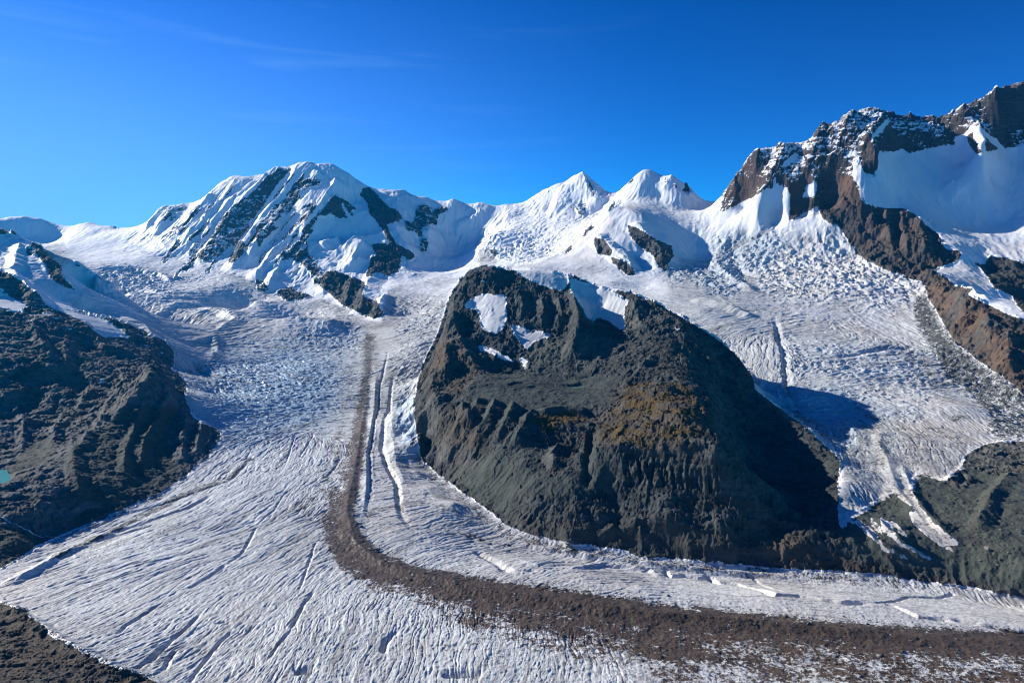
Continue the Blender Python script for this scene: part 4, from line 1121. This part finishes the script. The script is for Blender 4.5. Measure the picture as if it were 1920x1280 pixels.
# ------------------------------------------------------------------ materials
def terrain_material(name, rock_a, rock_b, rock_warm, ice_col=(0.47, 0.49, 0.485)):
    m = bpy.data.materials.new(name)
    m.use_nodes = True
    nt = m.node_tree; N, L = nt.nodes, nt.links
    N.clear()
    out = N.new('ShaderNodeOutputMaterial')
    bs = N.new('ShaderNodeBsdfPrincipled')
    L.new(bs.outputs[0], out.inputs['Surface'])
    geo = N.new('ShaderNodeNewGeometry')

    def nz(scale, detail=4, rough=0.6, vec=None):
        n = N.new('ShaderNodeTexNoise')
        n.inputs['Scale'].default_value = scale
        n.inputs['Detail'].default_value = detail
        n.inputs['Roughness'].default_value = rough
        L.new(vec or geo.outputs['Position'], n.inputs['Vector'])
        return n.outputs['Fac']

    def math_(op, a, b=None, c=None, clamp=False):
        n = N.new('ShaderNodeMath'); n.operation = op; n.use_clamp = clamp
        for i, q in enumerate((a, b, c)):
            if q is None: continue
            if isinstance(q, (int, float)): n.inputs[i].default_value = q
            else: L.new(q, n.inputs[i])
        return n.outputs[0]

    def mix(f, a, b):
        n = N.new('ShaderNodeMixRGB')
        for i, q in enumerate((f, a, b)):
            if isinstance(q, tuple): n.inputs[i].default_value = (*q, 1)
            elif isinstance(q, (int, float)): n.inputs[i].default_value = q if i == 0 else (q, q, q, 1)
            else: L.new(q, n.inputs[i])
        return n.outputs[0]

    def ramp(v, lo, hi):
        n = N.new('ShaderNodeMapRange'); n.interpolation_type = 'SMOOTHSTEP'
        n.inputs['From Min'].default_value = lo; n.inputs['From Max'].default_value = hi
        L.new(v, n.inputs['Value'])
        return n.outputs[0]

    def attr(nm):
        a = N.new('ShaderNodeAttribute'); a.attribute_name = nm
        s = N.new('ShaderNodeSeparateColor')
        L.new(a.outputs['Color'], s.inputs[0])
        return s.outputs[0], s.outputs[1], s.outputs[2], a.outputs['Alpha']
    rock, ice, deb, blue = attr('cover')
    brown, grass, scree, tan = attr('tint')
    nf = nz(0.16, 5, 0.65)          # metres
    nm_ = nz(0.030, 5, 0.6)         # tens of metres
    nb = nz(0.0045, 4, 0.55)        # hundreds
    fine = nz(0.55, 3, 0.7)
    # layered rock: bands that follow the height, bent by noise
    mpn = N.new('ShaderNodeMapping'); mpn.inputs['Scale'].default_value = (0.012, 0.012, 0.075)
    mpn.inputs['Rotation'].default_value = (0.12, -0.2, 0)
    L.new(geo.outputs['Position'], mpn.inputs['Vector'])
    strata = nz(1.0, 5, 0.6, mpn.outputs[0])
    mp2 = N.new('ShaderNodeMapping'); mp2.inputs['Scale'].default_value = (0.011, 0.011, 0.055)
    mp2.inputs['Rotation'].default_value = (0.05, -0.15, 0)
    L.new(geo.outputs['Position'], mp2.inputs['Vector'])
    ledge = nz(1.0, 6, 0.68, mp2.outputs[0])
    # rock colours
    rc = mix(ramp(math_('ADD', math_('MULTIPLY', nm_, 0.5), math_('MULTIPLY', nf, 0.5)), 0.40, 0.60), rock_a, rock_b)
    rc = mix(math_('MULTIPLY', ramp(nb, 0.52, 0.68), 0.5), rc, tuple(c * 1.9 for c in rock_b))
    rc = mix(math_('MULTIPLY', ramp(strata, 0.48, 0.62), 0.5), rc, tuple(c * 1.7 for c in rock_b))
    bw = math_('MULTIPLY', brown, ramp(math_('ADD', nb, math_('MULTIPLY', math_('SUBTRACT', nf, 0.5), 0.5)), 0.35, 0.6), clamp=True)
    rc = mix(bw, rc, rock_warm)
    rc = mix(math_('MULTIPLY', ramp(fine, 0.58, 0.8), 0.45), rc, (0.20, 0.19, 0.175))
    pale = math_('MULTIPLY', tan, ramp(math_('ADD', math_('MULTIPLY', nf, 0.5), math_('MULTIPLY', nm_, 0.5)), 0.38, 0.58), clamp=True)
    rc = mix(pale, rc, (0.125, 0.125, 0.112))
    sc = mix(ramp(nm_, 0.3, 0.7), (0.032, 0.042, 0.041), (0.058, 0.069, 0.062))
    sc = mix(math_('MULTIPLY', tan, 0.6), sc, (0.105, 0.112, 0.088))
    sc = mix(math_('MULTIPLY', brown, 0.75), sc, (0.066, 0.052, 0.038))
    sc = mix(math_('MULTIPLY', ramp(fine, 0.60, 0.82), 0.35), sc, (0.20, 0.19, 0.17))
    rc = mix(ramp(math_('ADD', scree, math_('MULTIPLY', math_('SUBTRACT', nm_, 0.5), 0.5)), 0.35, 0.65), rc, sc)
    gcol = mix(ramp(nf, 0.35, 0.65), (0.105, 0.062, 0.018), (0.060, 0.045, 0.016))
    gf = ramp(math_('ADD', grass, math_('MULTIPLY', math_('SUBTRACT', math_('ADD', math_('MULTIPLY', ledge, 0.65), math_('MULTIPLY', nf, 0.35)), 0.5), 4.5)), 0.5, 0.8)
    rc = mix(gf, rc, gcol)
    # snow and ice colours
    ic = mix(math_('MULTIPLY', ice, 1.0, clamp=True), (0.84, 0.85, 0.86), ice_col)
    speck = ramp(math_('ADD', math_('MULTIPLY', fine, 0.6), math_('MULTIPLY', nf, 0.4)), 0.47, 0.66)
    ic = mix(math_('MULTIPLY', math_('MULTIPLY', speck, ice), 0.65), ic, (0.20, 0.205, 0.215))
    ic = mix(math_('MULTIPLY', ice, math_('MULTIPLY', ramp(nm_, 0.42, 0.68), 0.42)), ic, (0.36, 0.345, 0.325))
    ic = mix(math_('MULTIPLY', ice, math_('MULTIPLY', ramp(nb, 0.45, 0.62), 0.45)), ic, (0.40, 0.385, 0.36))
    ic = mix(math_('MULTIPLY', tan, ramp(nb, 0.3, 0.6)), ic, (0.56, 0.48, 0.41))
    ic = mix(math_('MULTIPLY', blue, math_('ADD', 0.35, math_('MULTIPLY', ramp(nf, 0.3, 0.6), 0.5)), clamp=True), ic, (0.17, 0.35, 0.54))
    dirt = N.new('ShaderNodeAttribute'); dirt.attribute_name = 'dirt'
    ic = mix(math_('MULTIPLY', math_('MULTIPLY', dirt.outputs['Fac'], ice), 0.85, clamp=True), ic, (0.20, 0.19, 0.175))
    # rubble on ice
    dn = math_('ADD', math_('MULTIPLY', nf, 0.45), math_('ADD', math_('MULTIPLY', fine, 0.25), math_('MULTIPLY', nm_, 0.30)))
    df = ramp(math_('ADD', deb, math_('MULTIPLY', math_('SUBTRACT', dn, 0.5), 4.2)), 0.40, 0.60)
    dc = mix(brown, mix(nm_, (0.050, 0.056, 0.055), (0.085, 0.085, 0.080)), mix(ramp(nm_, 0.35, 0.65), (0.050, 0.034, 0.026), (0.088, 0.060, 0.042)))
    dc = mix(math_('MULTIPLY', ramp(fine, 0.6, 0.8), 0.4), dc, (0.19, 0.16, 0.13))
    ic = mix(df, ic, dc)
    # snow lies where it is not too steep
    gate = math_('MULTIPLY', math_('MULTIPLY', rock, math_('SUBTRACT', 1.0, rock)), 12.0)
    rf = ramp(math_('ADD', rock, math_('MULTIPLY', math_('SUBTRACT', math_('ADD', math_('MULTIPLY', nm_, 0.3), math_('ADD', math_('MULTIPLY', nf, 0.25), math_('MULTIPLY', ledge, 0.45))), 0.5), math_('MINIMUM', gate, 3.0))), 0.45, 0.55)
    col = mix(rf, ic, rc)
    L.new(col, bs.inputs['Base Color'])
    L.new(mix(rf, (0.55, 0.55, 0.55), (0.92, 0.92, 0.92)), bs.inputs['Roughness'])
    bs.inputs['Specular IOR Level'].default_value = 0.25
    bp = N.new('ShaderNodeBump')
    L.new(mix(rf, math_('MULTIPLY', math_('MULTIPLY', ice, ice), 0.22), 0.75), bp.inputs['Strength'])
    bp.inputs['Distance'].default_value = 1.0
    hh = math_('ADD', math_('MULTIPLY', nf, 2.6), math_('MULTIPLY', fine, 1.0))
    L.new(hh, bp.inputs['Height'])
    L.new(bp.outputs[0], bs.inputs['Normal'])
    return m


GREY_A, GREY_B, WARM = (0.034, 0.036, 0.038), (0.070, 0.070, 0.066), (0.120, 0.074, 0.046)
mats = {
    'glacier': terrain_material('glacier_ice', GREY_A, GREY_B, WARM),
    'snow': terrain_material('snow_and_rock', (0.030, 0.033, 0.040), (0.070, 0.072, 0.078), (0.12, 0.085, 0.06)),
    'rock': terrain_material('mountain_rock', (0.018, 0.024, 0.027), (0.052, 0.058, 0.057), (0.085, 0.058, 0.036)),
    'hill': terrain_material('grey_slabs', (0.040, 0.044, 0.050), (0.092, 0.094, 0.100), (0.12, 0.090, 0.065)),
    'wall': terrain_material('brown_rock_and_snow', (0.024, 0.025, 0.028), (0.060, 0.056, 0.053), (0.11, 0.060, 0.038)),
}
MAT_OF = {'glacier': 'glacier', 'snow_peak': 'snow', 'snow_mountain': 'snow', 'snow_dome': 'snow', 'snow_ridge': 'snow', 'hill': 'hill', 'rock_mountain': 'rock',
          'scree_slope': 'rock', 'rock_wall': 'wall', 'moraine': 'rock'}
LABELS = {
    'glacier': ('wide grey white glacier with crevasses and a brown stripe of rubble bending across the valley', 'glacier'),
    'snow_peak': ('low rounded snow peak on the skyline beyond the head of the left glacier', 'mountain'),
    'snow_mountain': ('broad snow mountain with diagonal rock ribs and hanging ice above the left glacier', 'mountain'),
    'snow_peak.001': ('pointed snow peak with a broken icefall below it, between two snow saddles', 'mountain'),
    'snow_peak.002': ('rounded snow peak with small black rocks near its right shoulder', 'mountain'),
    'snow_dome': ('snow dome with two dark rock faces in front of the rounded peak', 'mountain'),
    'snow_ridge': ('snowy ridge with dark rock edge rising at the left above the hut slope', 'ridge'),
    'hill': ('dark rocky hillside with a hut, beside the left edge of the glacier', 'hill'),
    'rock_mountain': ('big dark rock mountain with small ice patches standing between the two glaciers', 'mountain'),
    'scree_slope': ('grey green scree slope with streaks of dead ice below the right glacier', 'slope'),
    'rock_wall': ('high brown rock wall dusted with snow above the right glacier', 'mountain'),
    'moraine': ('brown moraine bank in the near left corner below the glacier', 'moraine'),
}

# slope and shelter decide where snow sticks inside the mixed areas
dzr = np.gradient(Zm, axis=0) / np.gradient(R, axis=0)
dza = np.gradient(Zm, axis=1) / ((AMAX - AMIN) / (NC - 1) * R)
steep = np.hypot(dzr, dza)
mixd = sstep(0.25, 0.5, COV['rock']) * (1 - sstep(0.8, 0.97, COV['rock']))
rockv = COV['rock'] + mixd * (sstep(0.7, 2.6, steep) - 0.5) * 0.5
rockv = np.clip(rockv, 0, 1)

co_all = np.stack([X, Yw, (Zm + ZC)], -1).reshape(-1, 3).astype(np.float32)
cov_all = np.stack([rockv, COV['ice'], COV['deb'], COV['blue']], -1).reshape(-1, 4).astype(np.float32)
tin_all = np.stack([COV['brown'], COV['grass'], COV['scree'], COV['tan']], -1).reshape(-1, 4).astype(np.float32)
gid = np.arange(NR * NC).reshape(NR, NC)
quads = np.stack([gid[:-1, :-1], gid[:-1, 1:], gid[1:, 1:], gid[1:, :-1]], -1).reshape(-1, 4)
qreg = RG[:-1, :-1].ravel()


def mesh_from(name, q):
    ids, invx = np.unique(q, return_inverse=True)
    me = bpy.data.meshes.new(name)
    me.vertices.add(len(ids)); me.vertices.foreach_set('co', co_all[ids].ravel())
    me.loops.add(q.size); me.loops.foreach_set('vertex_index', invx.astype(np.int32).ravel())
    me.polygons.add(len(q)); me.polygons.foreach_set('loop_start', np.arange(0, q.size, 4, dtype=np.int32))
    me.update(calc_edges=True)
    me.shade_smooth()
    for nm, arr in (('cover', cov_all), ('tint', tin_all)):
        a = me.attributes.new(nm, 'FLOAT_COLOR', 'POINT')
        a.data.foreach_set('color', arr[ids].ravel())
    a = me.attributes.new('dirt', 'FLOAT', 'POINT')
    a.data.foreach_set('value', DIRT.ravel()[ids].astype(np.float32))
    return me


for k, nm in enumerate(REGNAMES):
    q = quads[qreg == k]
    if not len(q):
        continue
    me = mesh_from(nm, q)
    stem = nm.split('.')[0]
    me.materials.append(mats[MAT_OF[stem]])
    o = bpy.data.objects.new(nm, me)
    scene.collection.objects.link(o)
    o['kind'] = 'structure'
    o['label'], o['category'] = LABELS[nm]
    print(nm, len(q))

# ------------------------------------------------------------------ air
air = bpy.data.materials.new('air')
air.use_nodes = True
an = air.node_tree.nodes; an.clear()
ao = an.new('ShaderNodeOutputMaterial'); pv = an.new('ShaderNodeVolumePrincipled')
pv.inputs['Color'].default_value = (0.0, 0.44, 1.0, 1)
pv.inputs['Density'].default_value = 0.000009
pv.inputs['Anisotropy'].default_value = 0.3
air.node_tree.links.new(pv.outputs[0], ao.inputs['Volume'])
me = bpy.data.meshes.new('haze')
x0, x1, y0, y1, z0, z1 = -9000, 9000, -700, 12500, float(co_all[:, 2].min()) - 60, float(co_all[:, 2].max()) + 120
vs = [(x, y, z) for z in (z0, z1) for y in (y0, y1) for x in (x0, x1)]
me.from_pydata(vs, [], [(0, 2, 3, 1), (4, 5, 7, 6), (0, 1, 5, 4), (2, 6, 7, 3), (0, 4, 6, 2), (1, 3, 7, 5)])
me.materials.append(air)
hz = bpy.data.objects.new('haze', me)
scene.collection.objects.link(hz)
hz['kind'] = 'stuff'; hz['label'] = 'thin blue mountain air over the whole valley'; hz['category'] = 'haze'


# ------------------------------------------------------------------ small things
rg = random.Random(11)


def simple_mat(name, col, rough=0.8, metallic=0.0, nscale=0.5, var=0.35):
    m = bpy.data.materials.new(name); m.use_nodes = True
    nt = m.node_tree; b = nt.nodes['Principled BSDF']
    t = nt.nodes.new('ShaderNodeTexNoise'); t.inputs['Scale'].default_value = nscale; t.inputs['Detail'].default_value = 5
    g = nt.nodes.new('ShaderNodeNewGeometry'); nt.links.new(g.outputs['Position'], t.inputs['Vector'])
    x = nt.nodes.new('ShaderNodeMixRGB')
    x.inputs['Color1'].default_value = (*[c * (1 - var) for c in col], 1); x.inputs['Color2'].default_value = (*[min(1, c * (1 + var)) for c in col], 1)
    nt.links.new(t.outputs['Fac'], x.inputs['Fac']); nt.links.new(x.outputs[0], b.inputs['Base Color'])
    b.inputs['Roughness'].default_value = rough; b.inputs['Metallic'].default_value = metallic
    return m


def link(name, me, mat=None, parent=None):
    if mat: me.materials.append(mat)
    o = bpy.data.objects.new(name, me); scene.collection.objects.link(o)
    if parent: o.parent = parent
    return o


def ground(u, v):
    a, b = locate(u, v, Tm)
    c = int(round((a - AMIN) / (AMAX - AMIN) * (NC - 1))); i = min(NR - 1, int(np.searchsorted(b1, b)))
    return Vector((float(X[i, c]), float(Yw[i, c]), float(Zm[i, c] + ZC)))


def ground_xy(x, y):
    a = math.atan2(x, y); b = math.log(math.hypot(x, y))
    fc = (a - AMIN) / (AMAX - AMIN) * (NC - 1); fr = (b - BMIN) / (BMAX - BMIN) * (NR - 1)
    c = min(max(int(fc), 0), NC - 2); i = min(max(int(fr), 0), NR - 2); fc -= c; fr -= i
    z = Zm[i, c] * (1 - fc) * (1 - fr) + Zm[i, c + 1] * fc * (1 - fr) + Zm[i + 1, c] * (1 - fc) * fr + Zm[i + 1, c + 1] * fc * fr
    return float(z + ZC)


# lakes: their beds were levelled above
for k, (lv, poly) in enumerate(LAKEDATA):
    me = bpy.data.meshes.new('lake')
    me.from_pydata([(x, y, lv + ZC) for x, y in poly], [], [tuple(range(len(poly)))])
    wm = simple_mat('turquoise_water' if k == 0 else 'green_water', (0.055, 0.25, 0.19) if k == 0 else (0.10, 0.22, 0.15), 0.25, 0, 0.05, 0.2)
    o = link('lake', me, wm); o['kind'] = 'structure'; o['category'] = 'lake'
    o['label'] = ('small turquoise meltwater lake at the foot of the left hillside', 'tiny green pond on the shelf of the dark middle mountain')[k]


def boulder_mesh(seed, r):
    q = random.Random(seed)
    bm = bmesh.new()
    bmesh.ops.create_icosphere(bm, subdivisions=2, radius=1)
    planes = [(Vector((q.gauss(0, 1), q.gauss(0, 1), q.gauss(0, 1))).normalized(), q.uniform(0.45, 0.85)) for _ in range(9)]
    for v in bm.verts:
        for n, d in planes:
            k = v.co.dot(n) - d
            if k > 0: v.co -= n * k
        v.co.x *= 1.25; v.co.z *= 0.8
        v.co *= r
    me = bpy.data.meshes.new('boulder'); bm.to_mesh(me); bm.free()
    return me


import bmesh
bmat = simple_mat('dark_boulder', (0.075, 0.062, 0.052), 0.95, 0, 0.6)
gmat = simple_mat('grey_boulder', (0.15, 0.145, 0.14), 0.95, 0, 0.6)
brown_m = [boulder_mesh(i, 1.0) for i in range(5)]
grey_m = [boulder_mesh(i + 20, 1.0) for i in range(4)]
for m_ in brown_m: m_.materials.append(bmat)
for m_ in grey_m: m_.materials.append(gmat)


def put_boulder(u, v, r, meshes, label, group):
    p = ground(u, v)
    o = bpy.data.objects.new('boulder', rg.choice(meshes)); scene.collection.objects.link(o)
    o.scale = (r, r * rg.uniform(0.8, 1.1), r * rg.uniform(0.8, 1.2)); o.rotation_euler = (0, 0, rg.uniform(0, 6.3))
    o.location = (p.x, p.y, ground_xy(p.x, p.y) + 0.15 * r)
    o['label'] = label; o['category'] = 'boulder'; o['group'] = group


SPOTS = []
for i in range(26):
    f = rg.random(); u = 720 + f * 1180
    v = np.interp(u, [720, 800, 960, 1250, 1550, 1920], [1062, 1085, 1108, 1150, 1180, 1200]) + rg.gauss(0, 16) + rg.choice([0, 0, 30]) * (u > 1000)
    put_boulder(u, v, rg.uniform(1.5, 3.2), brown_m, 'dark boulder lying on the brown rubble band that crosses the ice', 'boulders on the rubble band')
for i in range(14):
    u = rg.uniform(10, 250); v = np.interp(u, [0, 60, 120, 210, 270], [1150, 1180, 1220, 1262, 1275]) + rg.uniform(0, 40)
    if v < 1278:
        put_boulder(u, v, rg.uniform(1.0, 2.2), grey_m, 'grey boulder on the brown bank in the near left corner', 'boulders on the near bank')
for i in range(16):
    u = rg.uniform(1830, 1915); v = rg.uniform(930, 1060)
    put_boulder(u, v, rg.uniform(1.6, 3.6), grey_m, 'pale boulder on the grey green slope at the far right', 'boulders on the right slope')
put_boulder(1850, 1030, 6.0, grey_m, 'largest pale boulder, on the grey green slope below the right glacier', 'boulders on the right slope')
put_boulder(953, 1023, 5.0, brown_m, 'large black boulder on the ice below the foot of the dark middle mountain', 'boulders on the ice')
put_boulder(678, 988, 3.6, brown_m, 'black boulder on the ice at the inner bend of the rubble band', 'boulders on the ice')

# loose stones, too many to count
rvs, rfs = [], []
TET = np.array([(1, 0.2, -0.6), (-0.6, 0.9, -0.6), (-0.5, -0.9, -0.6), (0.1, 0.1, 0.8), (0.7, 0.8, 0.2), (-0.7, -0.1, 0.5), (0.5, -0.8, 0.3)])
TF = [(0, 2, 1), (0, 1, 4), (1, 5, 4), (1, 2, 5), (2, 6, 5), (2, 0, 6), (0, 4, 6), (3, 4, 5), (3, 5, 6), (3, 6, 4)]


def stones(n, us, vs_, spread, r0, r1):
    for _ in range(n):
        u = rg.uniform(us[0], us[-1]); v = float(np.interp(u, us, vs_)) + rg.gauss(0, spread)
        if v > 1300: continue
        p = ground(u, v)
        x, y = p.x + rg.uniform(-1, 1), p.y + rg.uniform(-1, 1)
        r = r0 + (r1 - r0) * rg.random() ** 2
        a = rg.uniform(0, 6.3); ca, sa = math.cos(a), math.sin(a)
        z = ground_xy(x, y) + 0.25 * r
        k = len(rvs)
        sc_ = rg.uniform(0.7, 1.3)
        for q in TET:
            rvs.append((x + r * (q[0] * ca - q[1] * sa) * sc_, y + r * (q[0] * sa + q[1] * ca), z + r * q[2] * 0.8))
        rfs.extend([(a_ + k, b_ + k, c_ + k) for a_, b_, c_ in TF])


stones(900, [640, 680, 780, 960, 1250, 1550, 1920], [1010, 1052, 1095, 1120, 1165, 1195, 1215], 14, 0.5, 1.5)
stones(700, [690, 790, 960, 1250, 1550, 1920], [1015, 1062, 1090, 1130, 1162, 1184], 5, 0.5, 1.3)
stones(1300, [760, 960, 1250, 1550, 1920], [1130, 1175, 1215, 1240, 1260], 22, 0.4, 1.3)
stones(500, [5, 60, 120, 210, 290], [1126, 1160, 1203, 1250, 1272], 4, 0.4, 1.2)
stones(700, [5, 120, 290], [1200, 1250, 1282], 26, 0.35, 1.0)
stones(500, [850, 960, 1200, 1500, 1900], [960, 1010, 1055, 1080, 1105], 8, 0.6, 1.7)
stones(350, [1820, 1918], [990, 990], 50, 0.6, 2.0)
me = bpy.data.meshes.new('rubble'); me.from_pydata(rvs, [], rfs)
o = link('rubble', me, simple_mat('rubble_stone', (0.085, 0.072, 0.062), 0.95, 0, 0.2, 0.6))
o['kind'] = 'stuff'; o['label'] = 'loose dark stones scattered along the rubble band and the banks'; o['category'] = 'rubble'

# meltwater stream at the foot of the left hillside
pl = [ground(*q) for q in pts_of('I -80,820 20,858 80,885 150,912 230,950 290,978 340,985 400,990')]
dense = []
for a, b in zip(pl, pl[1:]):
    for i in range(10):
        p = a.lerp(b, i / 10); p.x += rg.uniform(-1.5, 1.5); dense.append(p)
sv, sf = [], []
for i, p in enumerate(dense):
    w_ = rg.uniform(0.9, 2.2); d = (dense[min(i + 1, len(dense) - 1)] - dense[max(i - 1, 0)]); d.z = 0; d.normalize(); n = Vector((-d.y, d.x, 0))
    zz = max(ground_xy(p.x, p.y), ground_xy(p.x + n.x * w_, p.y + n.y * w_), ground_xy(p.x - n.x * w_, p.y - n.y * w_)) + 0.3
    for s_ in (-1, 1):
        sv.append((p.x + n.x * w_ * s_, p.y + n.y * w_ * s_, zz))
    if i: sf.append((2 * i - 2, 2 * i - 1, 2 * i + 1, 2 * i))
me = bpy.data.meshes.new('stream'); me.from_pydata(sv, [], sf)
o = link('stream', me, simple_mat('white_water', (0.45, 0.52, 0.58), 0.4, 0, 0.8, 0.5))
o['kind'] = 'structure'; o['label'] = 'white meltwater stream running to the edge of the ice'; o['category'] = 'stream'


# ------------------------------------------------------------------ mountain hut
def prism(name, outline_lo, outline_hi, z0, z1, mat, parent):
    n = len(outline_lo)
    v = [(x, y, z0) for x, y in outline_lo] + [(x, y, z1 + (0.12 * x)) for x, y in outline_hi]
    f = [tuple(range(n))[::-1], tuple(range(n, 2 * n))] + [(i, (i + 1) % n, n + (i + 1) % n, n + i) for i in range(n)]
    m = bpy.data.meshes.new(name); m.from_pydata(v, [], f)
    return link(name, m, mat, parent)


def box(name, lo, hi, mat, parent):
    x0, y0, z0 = lo; x1, y1, z1 = hi
    v = [(x, y, z) for z in (z0, z1) for y in (y0, y1) for x in (x0, x1)]
    m = bpy.data.meshes.new(name); m.from_pydata(v, [], [(0, 2, 3, 1), (4, 5, 7, 6), (0, 1, 5, 4), (2, 6, 7, 3), (0, 4, 6, 2), (1, 3, 7, 5)])
    return link(name, m, mat, parent)


p = ground(191, 717)
hut = bpy.data.objects.new('mountain_hut', None); scene.collection.objects.link(hut)
hut.location = (p.x, p.y, ground_xy(p.x, p.y) - 1.0)
hut.rotation_euler = (0, 0, math.atan2(-p.x, p.y))
hut['label'] = 'silver and blue many sided mountain hut standing on the dark left hillside'; hut['category'] = 'hut'
silver = simple_mat('silver_cladding', (0.55, 0.60, 0.64), 0.4, 0.3, 0.8, 0.1)
solar = simple_mat('blue_solar_panel', (0.10, 0.34, 0.62), 0.25, 0.0, 1.5, 0.2)
glassm = simple_mat('dark_window', (0.04, 0.05, 0.06), 0.1, 0, 1, 0.1)
lo = [(-7, -5), (-1, -8), (6, -6), (8, 1), (3, 7), (-5, 5)]
hi = [(-6, -4.5), (-1, -6.5), (5, -5), (6.5, 1), (2.5, 5.5), (-4, 4)]
prism('wall', lo, hi, 0, 14, silver, hut)
m = bpy.data.meshes.new('solar_panel')
m.from_pydata([(-0.7, -8.15, 2), (5.7, -6.3, 2), (4.85, -5.25, 13), (-0.8, -6.75, 12.5)], [], [(0, 1, 2, 3)])
link('solar_panel', m, solar, hut)
m = bpy.data.meshes.new('window')
m.from_pydata([(-6.6, -5.4, 6), (-1.4, -7.75, 6), (-1.35, -7.6, 7.4), (-6.5, -5.25, 7.4)], [], [(0, 1, 2, 3)])
link('window', m, glassm, hut)
box('terrace', (-12, -8, -0.5), (-6.5, 2, 0.8), simple_mat('wooden_terrace', (0.30, 0.20, 0.11), 0.8, 0, 1.0), hut)
p = ground(205, 721)
sh = bpy.data.objects.new('shelter', None); scene.collection.objects.link(sh)
sh.location = (p.x, p.y, ground_xy(p.x, p.y) - 0.5); sh.rotation_euler = (0, 0, math.atan2(-p.x, p.y))
sh['label'] = 'small white shelter to the right of the silver and blue hut'; sh['category'] = 'shelter'
box('wall', (-3, -2, 0), (3, 2, 3), simple_mat('white_wall', (0.7, 0.72, 0.74), 0.6, 0, 1, 0.1), sh)
m = bpy.data.meshes.new('roof')
m.from_pydata([(-3.4, -2.4, 3), (3.4, -2.4, 3), (3.4, 2.4, 3), (-3.4, 2.4, 3), (-3.4, 0, 4.6), (3.4, 0, 4.6)], [], [(0, 1, 5, 4), (2, 3, 4, 5), (0, 4, 3), (1, 2, 5), (3, 2, 1, 0)])
link('roof', m, silver, sh)
